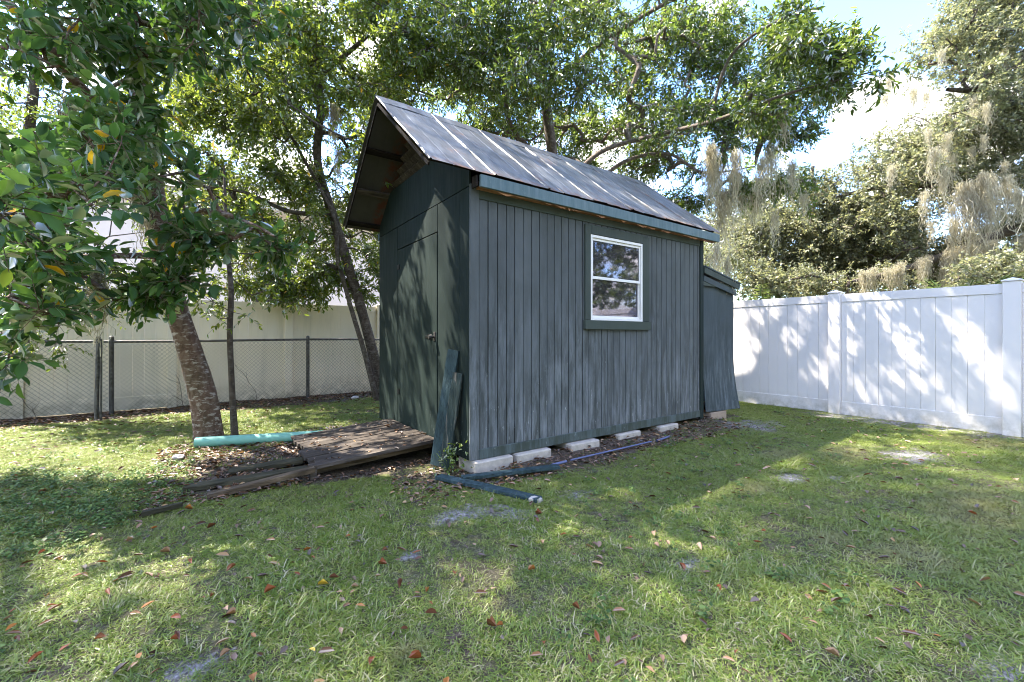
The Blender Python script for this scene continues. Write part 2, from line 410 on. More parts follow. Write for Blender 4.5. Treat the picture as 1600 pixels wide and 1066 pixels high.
M['moss'] = leaf_mat('spanish_moss', [(0, (.18, .17, .135)), (.5, (.31, .295, .24)), (1, (.44, .425, .36))], .1, .5, (.50, .45, .34), rough=.7)

def bark(name, c0, c1, c2, patch, pscale=(4, 4, 14), amount=.5):
    def fn(n):
        p = n.pos()
        a = n.noise(n.vscale(p, (1, 1, .6)), 16, 8, .7, .6)
        b = n.noise(n.vscale(p, (1, 1, 2.6)), 11, 7, .7, .5)
        c = n.ramp(a, [(.3, c0), (.5, c1), (.72, c2)])
        c = n.mix(n.maprange(b, .53, .60, 0, amount), c, patch)
        c = n.mix(n.maprange(n.noise(p, 3, 4), .5, .7, 0, .3), c, (.06, .07, .03))
        return dict(color=c, rough=.92, normal=n.bump(n.math('ADD', a, n.math('MULTIPLY', b, .6)), .8, .02), spec=.2)
    return principled(name, fn)
M['barkA'] = bark('brown_bark_with_lichen', (.060, .036, .025), (.16, .10, .072), (.27, .20, .15), (.46, .40, .34), amount=.95)
M['barkC'] = bark('grey_brown_bark', (.035, .028, .022), (.09, .070, .055), (.18, .15, .12), (.24, .22, .18), amount=.5)
M['barkD'] = bark('pale_grey_bark', (.06, .045, .036), (.14, .11, .09), (.26, .22, .18), (.30, .27, .23), amount=.4)

# ground
def blob_mask(n, p, spots):
    """union of soft noisy ellipses; spots: (x, y, rx, ry)"""
    nn = n.noise(p, 7.0, 7, .68); n2_ = n.noise(p, 45.0, 6, .7); acc = None; s = n.sep(p)
    for (x, y, rx, ry) in spots:
        dx = n.math('DIVIDE', n.math('SUBTRACT', s[0], x), rx); dy = n.math('DIVIDE', n.math('SUBTRACT', s[1], y), ry)
        d = n.math('SQRT', n.math('ADD', n.math('MULTIPLY', dx, dx), n.math('MULTIPLY', dy, dy)))
        d = n.math('ADD', d, n.math('MULTIPLY', n.math('SUBTRACT', nn, .5), 2.2)); d = n.math('ADD', d, n.math('MULTIPLY', n.math('SUBTRACT', n2_, .5), 2.4))
        v = n.maprange(d, 1.25, .45)
        acc = v if acc is None else n.math('MAXIMUM', acc, v)
    return acc
def spot(px, py, rx, ry): g = G(px, py); return (g[0], g[1], rx, ry)
SAND = [spot(735, 803, .30, .13), spot(800, 805, .16, .10), spot(1425, 712, .34, .22), spot(300, 1045, .11, .07), spot(1175, 662, .5, .35), spot(905, 770, .14, .09),
        spot(1350, 655, .30, .7), spot(1460, 668, .25, .7), spot(1080, 880, .10, .06), spot(1235, 745, .16, .10), spot(1590, 1050, .12, .10), spot(640, 868, .06, .05), spot(1300, 745, .12, .08)]
STRAW = [spot(1520, 790, .6, .25), spot(1320, 708, .4, .2), spot(1420, 860, .25, .18), spot(790, 940, .09, .06), spot(1220, 708, .3, .18), spot(1540, 690, .5, .3), spot(1290, 835, .2, .12), spot(1180, 760, .2, .12), spot(640, 1010, .08, .05)]
def fn(n):
    p = n.pos(); s = n.sep(p)
    a = n.noise(p, 3.1, 6, .65); b = n.noise(p, 38, 6, .7); k = n.noise(p, 150, 4, .7)
    soil = n.ramp(n.math('ADD', n.math('MULTIPLY', b, .5), n.math('MULTIPLY', k, .5)), [(.36, (.030, .022, .016)), (.5, (.085, .064, .048)), (.62, (.20, .165, .13))])
    thatch = n.ramp(n.math('ADD', n.math('MULTIPLY', b, .5), n.math('MULTIPLY', k, .5)), [(.36, (.030, .034, .014)), (.5, (.10, .105, .045)), (.62, (.26, .24, .13))])
    c = n.mix(n.maprange(a, .35, .65), thatch, soil)
    sand = n.ramp(n.math('ADD', n.math('MULTIPLY', b, .6), n.math('MULTIPLY', k, .4)), [(.40, (.085, .074, .068)), (.5, (.25, .228, .225)), (.58, (.42, .39, .39))])
    c = n.mix(n.math('MULTIPLY', blob_mask(n, p, SAND), n.maprange(b, .3, .45, .55, 1)), c, sand)
    c = n.mix(blob_mask(n, p, [(-.9, 1.5, 1.6, 1.3), (-2, 5.6, 9, .6), (1.6, -.15, 2.2, .22)]), c, soil)
    return dict(color=c, rough=.95, normal=n.bump(n.math('ADD', b, n.math('MULTIPLY', k, .5)), .8, .02), spec=.15)
M['ground'] = principled('sandy_lawn_soil', fn)
def grass_mat(name, stops, straw=True):
    m, n, out = new_mat(name)
    r = n.rnd(); t = n.attr('tint'); p = n.pos()
    v = n.math('ADD', n.math('MULTIPLY', r, .5), n.math('MULTIPLY', t, .5))
    c = n.ramp(v, stops)
    c = n.mix(n.maprange(n.noise(p, .9, 4, .6), .45, .65, 0, .55), c, (.18, .215, .042))
    x = n.math('ADD', n.sep(p)[0], n.math('MULTIPLY', n.sep(p)[1], -.4))
    c = n.mix(n.maprange(x, .5, 4.5, 0, .45), c, (.20, .25, .045))
    c = n.mix(n.math('MULTIPLY', blob_mask(n, p, STRAW), .7), c, (.30, .27, .11))
    d = n.node('ShaderNodeBsdfDiffuse'); n.l.new(c, d.inputs[0])
    tl = n.node('ShaderNodeBsdfTranslucent'); n.l.new(n.mix(.5, c, (.25, .34, .05)), tl.inputs[0])
    g = n.node('ShaderNodeBsdfGlossy'); g.inputs['Roughness'].default_value = .4
    a = n.node('ShaderNodeMixShader'); a.inputs[0].default_value = .3; n.l.new(d.outputs[0], a.inputs[1]); n.l.new(tl.outputs[0], a.inputs[2])
    b = n.node('ShaderNodeMixShader'); b.inputs[0].default_value = .05; n.l.new(a.outputs[0], b.inputs[1]); n.l.new(g.outputs[0], b.inputs[2])
    n.l.new(b.outputs[0], out.inputs[0]); return m
M['grass'] = grass_mat('lawn_grass', [(0, (.075, .125, .018)), (.35, (.140, .215, .028)), (.6, (.225, .30, .040)), (.72, (.32, .33, .080)), (.82, (.42, .37, .20)), (1, (.56, .50, .34))])
M['cover'] = leaf_mat('ground_cover_leaf', [(0, (.030, .060, .022)), (.5, (.065, .120, .036)), (1, (.13, .19, .06))], .6, .2, (.2, .35, .06), rough=.3)

# ------------------------------------------------------------------ ground
def vnoise(x, y, seed=0, scale=1.0):
    """smooth value noise in numpy"""
    rs = np.random.RandomState(seed); T = rs.rand(64, 64)
    x = x * scale + 100.3; y = y * scale + 57.7
    xi = np.floor(x).astype(int); yi = np.floor(y).astype(int); fx = x - xi; fy = y - yi
    fx = fx * fx * (3 - 2 * fx); fy = fy * fy * (3 - 2 * fy)
    g = lambda a, b: T[a % 64, b % 64]
    return (g(xi, yi) * (1 - fx) + g(xi + 1, yi) * fx) * (1 - fy) + (g(xi, yi + 1) * (1 - fx) + g(xi + 1, yi + 1) * fx) * fy
def gh(x, y):
    h = (vnoise(x, y, 3, .9) - .5) * .05 + (vnoise(x, y, 4, 3.1) - .5) * .022 + (vnoise(x, y, 5, 9) - .5) * .008
    near_ = np.clip(1 - np.maximum(np.abs(x), np.abs(y)) / 40, 0, 1)
    m_ = np.exp(-((y - .05) / .26) ** 2) * np.clip((x - .1) / .5, 0, 1) * np.clip((4.2 - x) / .4, 0, 1) * .055
    return h * near_ - .012 + m_
fine = np.arange(-9.5, 8.01, .11)
ax_ = np.concatenate([[-300, -150, -80, -45, -28, -18, -13, -11], fine, [9, 11, 14, 18, 28, 45, 80, 150, 300]])
gx, gy = np.meshgrid(ax_, ax_, indexing='ij'); gz = gh(gx, gy); nn_ = len(ax_)
ii = np.arange(nn_ * nn_).reshape(nn_, nn_)
Q = np.stack([ii[:-1, :-1], ii[1:, :-1], ii[1:, 1:], ii[:-1, 1:]], -1).reshape(-1, 4)
ground = link('ground', mesh_np('ground', np.stack([gx, gy, gz], -1).reshape(-1, 3), Q, smooth=True, mat=M['ground']))
tag(ground, 'sandy brown soil of the back yard under the patchy lawn', None, None, 'structure')

# ------------------------------------------------------------------ shed
shed = empty('garden_shed', (0, 0, 0), 'weathered dark green wooden garden shed with a steep grey metal roof', 'shed')
LX, LY = 3.66, 2.44
ZB, ZT = .095, 2.53
# inner carcass
mb = MB()
mb.box(.03, LX - .03, .034, LY - .02, ZB + .02, .17)
mb.obj('floor_deck', M['dark_wood'], shed)
for nm, a in (('back_wall', (.012, LX - .012, LY - .03, LY, ZB, ZT)), ('end_wall', (LX - .03, LX, .012, LY - .031, ZB, ZT))):
    MB().box(*a).obj(nm, M['front_paint'], shed)
WX0, WX1, WZ0, WZ1 = 1.479, 2.355, 1.37, 2.30
mb = MB()     # dark sheet behind the grooved side boards, with the window hole
Y0, Y1 = .012, .032
mb.box(.012, WX0, Y0, Y1, ZB, ZT).box(WX1, LX - .031, Y0, Y1, ZB, ZT).box(WX0, WX1, Y0, Y1, ZB, WZ0).box(WX0, WX1, Y0, Y1, WZ1, ZT)
mb.obj('side_sheathing', M['dark_wood'], shed)
rnd = random.Random(5)
x = .088; k = 0
while x < LX - .075:
    w = .0985 + rnd.uniform(-.004, .004)
    w = min(w, LX - .066 - x)
    spans = [(.16, 2.46)]
    xc = x + w / 2
    if WX0 - .03 < xc < WX1 + .03: spans = [(.16, 1.30), (2.37, 2.46)]
    for (a, b) in spans:
        dy = rnd.uniform(0, .0025)
        gap = .0075 if k % 12 else .011
        pl = MB().box(x, x + w - gap, -.002 - dy, .0115, a, b, .002).obj('plank', M['side_paint'], shed)
    x += w; k += 1
# trims on the long side
def trim(name, *a, mat='trim_paint', c=.003, parent=None): return MB().box(*a, c).obj(name, M[mat], parent or shed)
trim('corner_board', -.010, .080, -.014, .011, ZB + .0, 2.545, mat='side_paint')
trim('corner_board', LX - .075, LX + .004, -.020, .011, ZB - .03, 2.52, mat='front_paint')
trim('base_board', .081, LX - .076, -.020, .0005, ZB, .185, mat='trim_paint')
trim('header_board', .081, LX - .076, -.016, .0005, 2.425, 2.548, mat='trim_paint')
# window
win = MB()
fo = .020
win.box(WX0, WX0 + .028, -.020, .03, WZ0, WZ1, .002).box(WX1 - .028, WX1, -.020, .03, WZ0, WZ1, .002)
win.box(WX0 + .029, WX1 - .029, -.020, .03, WZ1 - .030, WZ1, .002).box(WX0 + .029, WX1 - .029, -.020, .03, WZ0, WZ0 + .022, .002)
winob = win.obj('window', M['white_frame'], shed)
zm = 1.835
def sash(z0, z1, yo):
    s = MB(); a, b = WX0 + .030, WX1 - .030
    s.box(a, a + .020, yo, yo + .016, z0, z1, .001).box(b - .020, b, yo, yo + .016, z0, z1, .001)
    s.box(a + .0205, b - .0205, yo, yo + .016, z0, z0 + .030, .001).box(a + .0205, b - .0205, yo, yo + .016, z1 - .026, z1, .001)
    o = s.obj('sash', M['white_frame'], winob)
    MB().box(a + .018, b - .018, yo + .006, yo + .009, z0 + .026, z1 - .022).obj('pane', M['glass'], winob)
sash(zm - .012, WZ1 - .032, -.006); sash(WZ0 + .024, zm + .022, .012)
trim('window_trim', WX0 - .085, WX0 - .002, -.026, -.003, WZ0 + .002, WZ1 + .10)
trim('window_trim', WX1 + .002, WX1 + .125, -.024, -.003, WZ0 + .002, WZ1 + .09)
trim('window_trim', WX0 - .0015, WX1 + .0015, -.026, -.003, WZ1 + .003, WZ1 + .10)
trim('window_sill', WX0 - .10, WX1 + .13, -.042, -.003, WZ0 - .10, WZ0 - .001)
# what shows through the glass
MB().box(WX0 - .1, WX1 + .3, .07, .11, WZ1 - .09, WZ1 - .045).obj('inner_rail', M['raw_wood'], shed)
# gable end
def wall_panel(y0, y1, z0, z1, name='wall_panel', xo=-.012, mat='front_paint'):
    return MB().box(xo, .0115, y0, y1, z0, z1, .002).obj(name, M[mat], shed)
MB().box(.012, .03, .012, LY - .031, ZB, ZT + .03).obj('gable_sheathing', M['dark_wood'], shed)
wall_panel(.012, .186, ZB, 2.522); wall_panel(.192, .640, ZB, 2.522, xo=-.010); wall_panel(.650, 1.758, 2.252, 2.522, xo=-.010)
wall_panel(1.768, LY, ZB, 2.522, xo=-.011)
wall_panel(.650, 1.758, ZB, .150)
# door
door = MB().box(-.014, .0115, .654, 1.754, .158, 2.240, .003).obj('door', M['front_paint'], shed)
kn = MB(); kn.cyl((-.014, .70, 1.19), (-.055, .70, 1.19), .012, n=10).cyl((-.055, .70, 1.19), (-.085, .70, 1.19), .026, .020, n=14)
kn.box(-.022, -.0145, .675, .725, 1.15, 1.24, .002)
link('door_knob', kn.mesh('door_knob', M['brass'], True, 35), None, door)
hs = MB(); hs.box(-.020, -.0145, .80, .93, 1.175, 1.205, .001).box(-.036, -.0205, .79, .815, 1.16, 1.22, .002); hs.obj('hasp', M['black'], door)
for z in (.5, 2.0):
    MB().box(-.020, -.0145, 1.68, 1.752, z, z + .06, .001).obj('hinge', M['black'], door)
# gable triangle: top sheet cut at the louvre opening
RZ, EZ, RY, EY = 3.72, 2.63, 1.22, -.11
SL = (RZ - EZ) / (RY - EY)
def roof_z(y): return RZ - SL * abs(y - RY)
zc = 3.02
g0 = [(y, z) for y, z in ((0.01, 2.532), (LY - .01, 2.532), (LY - .01, roof_z(0.01) - .06), (LY - .42, zc), (.42, zc), (.01, roof_z(0.01) - .06))]
vs = [(-.008, y, z) for y, z in g0] + [(.0115, y, z) for y, z in g0]; m_ = len(g0)
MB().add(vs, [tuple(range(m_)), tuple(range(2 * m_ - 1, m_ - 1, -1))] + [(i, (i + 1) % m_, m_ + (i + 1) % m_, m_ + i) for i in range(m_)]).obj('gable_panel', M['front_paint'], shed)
g1 = [(.42, zc + .002), (LY - .42, zc + .002), (RY, RZ - .10)]
vs = [(.06, y, z) for y, z in g1] + [(.07, y, z) for y, z in g1]
MB().add(vs, [(0, 1, 2), (5, 4, 3), (0, 1, 4, 3), (1, 2, 5, 4), (2, 0, 3, 5)]).obj('vent_shade_sheet', M['dark_int'], shed)  # dark sheet standing in for the shade inside the open louvre
for i, z in enumerate((3.06, 3.17, 3.28, 3.39)):
    hw = (RZ - .10 - z) / SL - .03
    R_ = Matrix.Rotation(math.radians(38), 3, 'Y')
    MB().box(-.045, .045, -hw, hw, -.008, .008, .001, R_.to_3x3(), (.0, RY, z)).obj('slat', M['old_wood'], shed)
# gable of far end
g2 = [(0.01, ZT + .002), (LY - .01, ZT + .002), (LY - .01, roof_z(.01) - .06), (RY, RZ - .08), (.01, roof_z(.01) - .06)]
vs = [(LX - .02, y, z) for y, z in g2] + [(LX, y, z) for y, z in g2]; m_ = 5
MB().add(vs, [tuple(range(m_)), tuple(range(2 * m_ - 1, m_ - 1, -1))] + [(i, (i + 1) % m_, m_ + (i + 1) % m_, m_ + i) for i in range(m_)]).obj('gable_panel', M['front_paint'], shed)
# ---- roof
RX0, RX1 = -.44, 3.90
mb = MB()        # ridge cap
segs = 14
vs = []
rr = random.Random(8)
for i in range(segs + 1):
    x_ = RX0 - .01 + (RX1 - RX0 + .02) * i / segs; j = rr.uniform(-.006, .006) - .012 * math.sin(i / segs * math.pi)
    for (dy, dz) in ((-.16, -.16 * SL + .022), (-.02, .018), (.02, .018), (.16, -.16 * SL + .022)): vs.append((x_, RY + dy, RZ + dz + j))
    for (dy, dz) in ((.16, -.16 * SL + .017), (.02, .012), (-.02, .012), (-.16, -.16 * SL + .017)): vs.append((x_, RY + dy, RZ + dz + j))
fs = []
for i in range(segs):
    for j in range(8): fs.append((i * 8 + j, i * 8 + (j + 1) % 8, (i + 1) * 8 + (j + 1) % 8, (i + 1) * 8 + j))
fs += [tuple(range(8))[::-1], tuple(range(segs * 8, segs * 8 + 8))]
roof = mb.add(vs, fs).obj('roof', M['roof'], shed)
def roof_sheet(x0, x1, side, seed, first):
    r = random.Random(seed); w = x1 - x0
    prof = []          # (x, height) across the sheet
    nb = 3
    prof.append((x0 - .02, .002))
    for i in range(nb + 1):
        c_ = x0 + w * i / nb; h = .010 if i in (0, nb) else .003; b = .014 if i in (0, nb) else .010
        prof += [(c_ - b, .0), (c_ - b * .45, h), (c_ + b * .45, h), (c_ + b, .0)]
    prof = [(a + (.0 if i else 0), h + (.002 if side > 0 else 0)) for i, (a, h) in enumerate(prof)]
    if not first: prof = prof[1:]
    rows = 9; vs = []; lift = r.uniform(0, .008)
    nrm = Vector((0, -side * SL, 1)).normalized() if side > 0 else Vector((0, SL, 1)).normalized()
    nrm = Vector((0, (-SL if side > 0 else SL), 1)).normalized()
    ext = r.uniform(0, .02)
    for q in range(rows + 1):
        f = q / rows; y = RY - .02 + (EY - ext - RY + .02) * f
        wob = [math.sin(f * 9 + seed) * .003 + (lift if f > .9 else 0)]
        for (a, h) in prof:
            hh = h + wob[0] + .001 + .0036 * (1 - (a - x0) / w)
            z = RZ - SL * (RY - y)
            if f == 1: z += r.uniform(-.006, .004)
            p = Vector((a, y, z)) + nrm * hh
            if side < 0: p.y = 2 * RY - p.y
            vs.append(tuple(p))
    m = len(prof); top = list(vs); 
    off = nrm * .0025
    bot = [(v[0], v[1] - (off.y if side > 0 else -off.y), v[2] - off.z) for v in vs]
    b0 = len(vs); vs = top + bot; fs = []
    for q in range(rows):
        for j in range(m - 1):
            a_ = q * m + j
            fs.append((a_, a_ + 1, a_ + m + 1, a_ + m)); fs.append((b0 + a_, b0 + a_ + m, b0 + a_ + m + 1, b0 + a_ + 1))
    for j in range(m - 1): 
        a_ = rows * m + j; fs.append((a_, a_ + 1, b0 + a_ + 1, b0 + a_)); fs.append((j, b0 + j, b0 + j + 1, j + 1))
    for q in range(rows):
        for j in (0, m - 1):
            a_ = q * m + j; fs.append((a_, a_ + m, b0 + a_ + m, b0 + a_))
    me = MB().add(vs, fs).mesh('roof_sheet', None); me.materials.append(M['roof']); me.materials.append(M['roof_under'])
    nt = (rows * (m - 1)) * 2
    for i, p in enumerate(me.polygons):
        if i < nt and i % 2 == 1: p.material_index = 1
    return link('roof_sheet', me, None, roof)
nsh = 7; sw = (RX1 - RX0) / nsh
for i in range(nsh):
    roof_sheet(RX0 + i * sw, RX0 + (i + 1) * sw, 1, i + 1, i == 0)
    roof_sheet(RX0 + i * sw, RX0 + (i + 1) * sw, -1, i + 11, i == 0)
# framing under the roof
def slope_pt(d, side):      # d measured down from the ridge horizontally
    y = RY - d if side > 0 else RY + d
    return y, RZ - SL * d
sl_ang = math.atan(SL)
for side in (1, -1):
    for d in (.06, .46, .88, 1.26):
        y, z = slope_pt(d, side); R_ = Matrix.Rotation(sl_ang * side, 3, 'X')
        w_ = .036 if d < 1.2 else .03
        MB().box(RX0 + .02, RX1 - .03, -w_, w_, -.034, -.006, .002, R_, (0, y, z)).obj('purlin', M['dark_wood'] if d != .88 else M['old_wood'], roof)
    # verge boards at the front and the back edge
    for xx in (RX0 + .01, RX1 - .02):
        L_ = math.hypot(1.28, 1.28 * SL); y, z = slope_pt(.68, side); R_ = Matrix.Rotation(sl_ang * side, 3, 'X')
        MB().box(xx - .008, xx + .008, -L_ / 2, L_ / 2, -.062, -.0355, .002, R_, (0, y, z)).obj('verge_board', M['dark_wood'], roof)
    for i in range(5):
        xx = .05 + i * .89; y, z = slope_pt(.60, side); L_ = math.hypot(1.0, 1.0 * SL)
        MB().box(xx - .02, xx + .02, -L_ / 2, L_ / 2, -.125, -.0355, .002, R_, (0, y, z)).obj('rafter', M['dark_wood'], roof)
# fascia boards along the eaves
MB().box(.03, RX1 - .02, EY - .018, EY + .008, 2.495, 2.602, .003).obj('fascia', M['fascia_paint'], roof)
MB().box(.01, RX1 - .02, 2 * RY - EY - .008, 2 * RY - EY + .018, 2.495, 2.602, .003).obj('fascia', M['fascia_paint'], roof)
MB().box(.05, RX1 - .03, EY + .0085, -.0165, 2.500, 2.520, .002).obj('soffit_board', M['raw_wood'], roof)
MB().box(.002, .02, EY + .01, -.017, 2.500, 2.60, .002).obj('eave_block', M['dark_wood'], roof)
# raw splinters along the underside of the fascia
r = random.Random(3); mb = MB()
for i in range(26):
    xx = r.uniform(.05, 3.6); L_ = r.uniform(.03, .22); z = 2.492 - r.uniform(0, .006)
    mb.add([(xx, EY + .004, z), (xx + L_, EY + .004, z), (xx + L_ * .6, EY + .002, z - r.uniform(.008, .026)), (xx, EY + .014, z), (xx + L_, EY + .014, z), (xx + L_ * .6, EY + .012, z - .01)],
           [(0, 1, 2), (5, 4, 3), (0, 2, 5, 3), (1, 2, 5, 4), (0, 1, 4, 3)])
sp = mb.obj('splinters', M['raw_wood'], roof); sp['kind'] = 'stuff'

# ---- lean-to box behind the shed
lean = empty('lean_to_locker', (3.67, 0, 0), 'narrow blue-green lean-to box with a warped plywood side at the far end of the shed', 'locker')
lean.location = (0, 0, 0)
A0, A1 = 3.69, 4.55
nx_, nz_ = 10, 22; vs = []; 
for side in (0, 1):
    for i in range(nx_ + 1):
        for j in range(nz_ + 1):
            f = i / nx_; h = j / nz_
            x_ = A0 + .03 + (A1 - A0 - .03) * f; z_ = .14 + (1.90 - .14) * h
            bl = max(0, 1 - h / .42)
            y_ = .03 - .075 * bl ** 1.7 * (.35 + .65 * f)
            x_ += .05 * bl ** 1.6 * f + (.05 * bl if f < .15 else 0)
            z_ -= .02 * f * bl
            vs.append((x_, y_ + side * .012, z_))
m_ = nz_ + 1; b0 = (nx_ + 1) * m_; fs = []
for i in range(nx_):
    for j in range(nz_):
        a_ = i * m_ + j; fs.append((a_, a_ + m_, a_ + m_ + 1, a_ + 1)); fs.append((b0 + a_, b0 + a_ + 1, b0 + a_ + m_ + 1, b0 + a_ + m_))
for j in range(nz_):
    for i in (0, nx_):
        a_ = i * m_ + j; fs.append((a_, a_ + 1, b0 + a_ + 1, b0 + a_))
for i in range(nx_):
    for j in (0, nz_):
        a_ = i * m_ + j; fs.append((a_, a_ + m_, b0 + a_ + m_, b0 + a_))
link('side_panel', MB().add(vs, fs).mesh('side_panel', M['ply_paint'], True, 40), None, lean)
MB().box(A0, A0 + .05, .05, .09, .10, 2.08, .002).obj('post', M['front_paint'], lean)
MB().box(A1 - .03, A1, .05, .09, .12, 1.90, .002).obj('post', M['front_paint'], lean)
MB().box(A0, A1, .10, 1.5, .12, .15, .002).obj('floor_board', M['raw_wood'], lean)
MB().box(A1 - .02, A1, .10, 1.5, .16, 1.86, .002).obj('end_panel', M['ply_paint'], lean)
MB().box(A0, A1 - .021, 1.48, 1.5, .16, 1.86, .002).obj('back_panel', M['ply_paint'], lean)
tn = math.atan2(.17, .92); R_ = Matrix.Rotation(tn, 3, 'Y')
MB().box(0, .98, -.04, 1.56, 0, .022, .003, R_, (A0 - .01, 0, 2.15)).obj('lid', M['ply_paint'], lean)
MB().box(.0, .96, -.035, -.012, -.085, -.003, .003, R_, (A0 - .01, 0, 2.148)).obj('lid_trim', M['trim_paint'], lean)
MB().box(.02, .90, -.012, .012, -.10, -.022, .003, R_, (A0 - .01, 0, 2.06)).obj('lid_trim', M['ply_paint'], lean)
MB().box(A0 - .01, A1 - .02, -.006, .022, 1.895, 1.965, .003).obj('head_trim', M['trim_paint'], lean)
mb = MB(); mb.box(3.86, 4.26, -.02, .17, -.02, .118, .006)
tag(mb.obj('concrete_block', M['block']), 'tan concrete block propping up the lean-to box at the far end', 'block')

# ---- pavers and bits under the long side
PAV = [(.01, .42, 'first'), (.456, .872, ''), (1.128, 1.54, ''), (1.88, 2.27, ''), (2.64, 3.01, '')]
plab = ['pale concrete paver directly under the near corner of the shed', 'rounded pale paver second from the near corner under the shed side',
        'white paver under the shed below the left edge of the window', 'white paver under the shed below the right half of the window',
        'smallest looking white paver under the shed nearest the lean-to box']
for i, ((a, b, _), lb) in enumerate(zip(PAV, plab)):
    r = random.Random(i + 40); mb = MB()
    mb.box(a, b, -.075 + r.uniform(-.01, .01), .24, -.03, .0915 - .002 * i, .012, Matrix.Rotation(r.uniform(-.02, .02), 3, 'Z'))
    tag(mb.obj('paver', M['concrete']), lb, 'paver', 'pavers under the shed side')
# ---- ramp
ramp = empty('wooden_ramp', (0, 0, 0), 'low grey-brown plank ramp rising to the shed door', 'ramp')
def rz(u): return .175 - .072 * u / 1.14
rr = random.Random(12); y = .60; i = 0
while y < 1.86:
    w = .112 + rr.uniform(-.006, .006); e = 1.14 + rr.uniform(-.02, .05)
    vs = []
    sg = 6
    for q in range(sg + 1):
        u = .035 + (e - .035) * q / sg; z = rz(u) + rr.uniform(-.002, .002) - .002 * (i % 3)
        for (yy, zz_) in ((y, -.028), (y + .003, 0), (y + w - .009, 0), (y + w - .006, -.028)): vs.append((-u, yy + rr.uniform(-.0015, .0015), z + zz_))
    fs = []
    for q in range(sg):
        for j in range(4): fs.append((q * 4 + j, q * 4 + (j + 1) % 4, (q + 1) * 4 + (j + 1) % 4, (q + 1) * 4 + j))
    fs += [(3, 2, 1, 0), tuple(range(sg * 4, sg * 4 + 4))]
    MB().add(vs, fs).obj('plank', M['old_wood'], ramp)
    y += w; i += 1
for yy in (.72, 1.2, 1.75):
    MB().add([(-.04, yy, .07), (-.04, yy + .04, .07), (-.04, yy + .04, .142), (-.04, yy, .142), (-1.12, yy, .0), (-1.12, yy + .04, .0), (-1.12, yy + .04, .072), (-1.12, yy, .072)],
             [(0, 1, 2, 3), (7, 6, 5, 4), (0, 4, 5, 1), (1, 5, 6, 2), (2, 6, 7, 3), (3, 7, 4, 0)]).obj('joist', M['timber'], ramp)
MB().box(-1.20, -1.145, .585, .67, -.05, .112, .004).obj('support_post', M['old_wood'], ramp)
tb = board('old_timber', (-1.17, .57, .088), (-1.90, .60, .006), .085, .038, M['timber'], segs=10, seed=4, taper=.15)
tag(tb, 'splintered long timber sloping from the ramp corner down to the grass', 'timber')
g1_ = G(430, 716); g2_ = G(272, 752)
tb = board('old_timber', (-1.18, .80, .030), (-2.05, .92, .002), .13, .04, M['mossy_wood'], segs=10, seed=9, taper=.1)
tag(tb, 'dark mossy timber half sunk in leaf litter behind the splintered one', 'timber')
a, b = G(222, 803, .0), G(285, 788, .02)
tb = board('old_timber', a + [0, 0, .0], b, .05, .03, M['mossy_wood'], segs=5, seed=19, taper=.3)
tag(tb, 'short rotten stick of wood lying alone in the lawn at left', 'stick')
mbk = board('old_timber', (-1.17, 1.12, .035), (-1.75, 1.20, .0), .14, .04, M['mossy_wood'], segs=8, seed=29)
tag(mbk, 'flat dark board buried in litter at the foot of the ramp', 'timber')

# ---- leaning boards
b1 = G(686, 731); b2 = G(699, 734)
def onwall(px, py, xw=-.045):
    d = FWD + (px - 800) / F * RGT + (525 - py) / F * UP; return CAM + d * ((xw - CAM[0]) / d[0])
def lean_board(name, foot, top, w, t, mat, lab, seed):
    o = board(name, foot, top, w, t, mat, up=(-.80, -.55, .25), segs=9, seed=seed); return tag(o, lab, 'board', 'boards leaning at the shed corner')
lean_board('leaning_board', G(681, 727, .012), onwall(709, 547), .115, .028, M['green_board'], 'taller dark green board leaning on the wall beside the shed door', 1)
lean_board('leaning_board', G(694, 731, .012), onwall(716, 583), .10, .032, M['peel_wood'], 'shorter leaning board with peeling paint showing bare wood, nearest the corner', 2)
# ---- boards and pipes on the ground
gb = board('ground_board', G(685, 745, .02), G(843, 781, .018), .085, .028, M['green_board'], segs=10, seed=6, bow=.004)
tag(gb, 'dark green board on the grass pointing away from the shed with a pale broken end', 'board')
gb = board('ground_board', G(722, 747, .035), G(872, 729, .03), .075, .028, M['green_board'], segs=10, seed=7)
tag(gb, 'dark green board on the ground parallel to the shed side', 'board')
e0 = G(829, 779, .02); e1 = G(846, 783, .016)
pe = board('broken_board_end', e0, e1 + [0, 0, .002], .074, .026, M['concrete'], segs=3, seed=16, taper=.45); tag(pe, 'pale grey broken chunk at the tip of the green ground board', 'board scrap')
def pipe(name, p0, p1, r, mat, hollow=.82, n=20, segs=1):
    p0, p1 = Vector(p0), Vector(p1); d = (p1 - p0).normalized(); a = d.orthogonal().normalized(); b = d.cross(a); vs = []; fs = []
    rings = [(p0, r), (p1, r), (p1, r * hollow), (p0, r * hollow)]
    for (p, q) in rings:
        for i in range(n): t = 2 * math.pi * i / n; vs.append(tuple(p + (a * math.cos(t) + b * math.sin(t)) * q))
    for k in range(4):
        for i in range(n): fs.append((k * n + i, k * n + (i + 1) % n, ((k + 1) % 4) * n + (i + 1) % n, ((k + 1) % 4) * n + i))
    me = MB().add(vs, fs).mesh(name, mat, True, 40); return link(name, me)
p0 = G(306, 699, .0); p0[2] = .050; 
p1 = G(560, 684, .0); p1[2] = .052
tag(pipe('drain_pipe', p0, p1, .056, M['teal']), 'thick sea-green plastic drain pipe lying between tree trunk and ramp', 'pipe')
tag(pipe('thin_pipe', G(892, 719, .02), G(1018, 690, .02), .0085, M['blue'], n=10), 'thin blue plastic pipe on the ground along the shed side', 'pipe')
tag(pipe('thin_pipe', G(862, 727, .015), G(885, 721, .015), .012, M['blue'], n=10), 'short stub of blue pipe at the end of the green ground board', 'pipe')
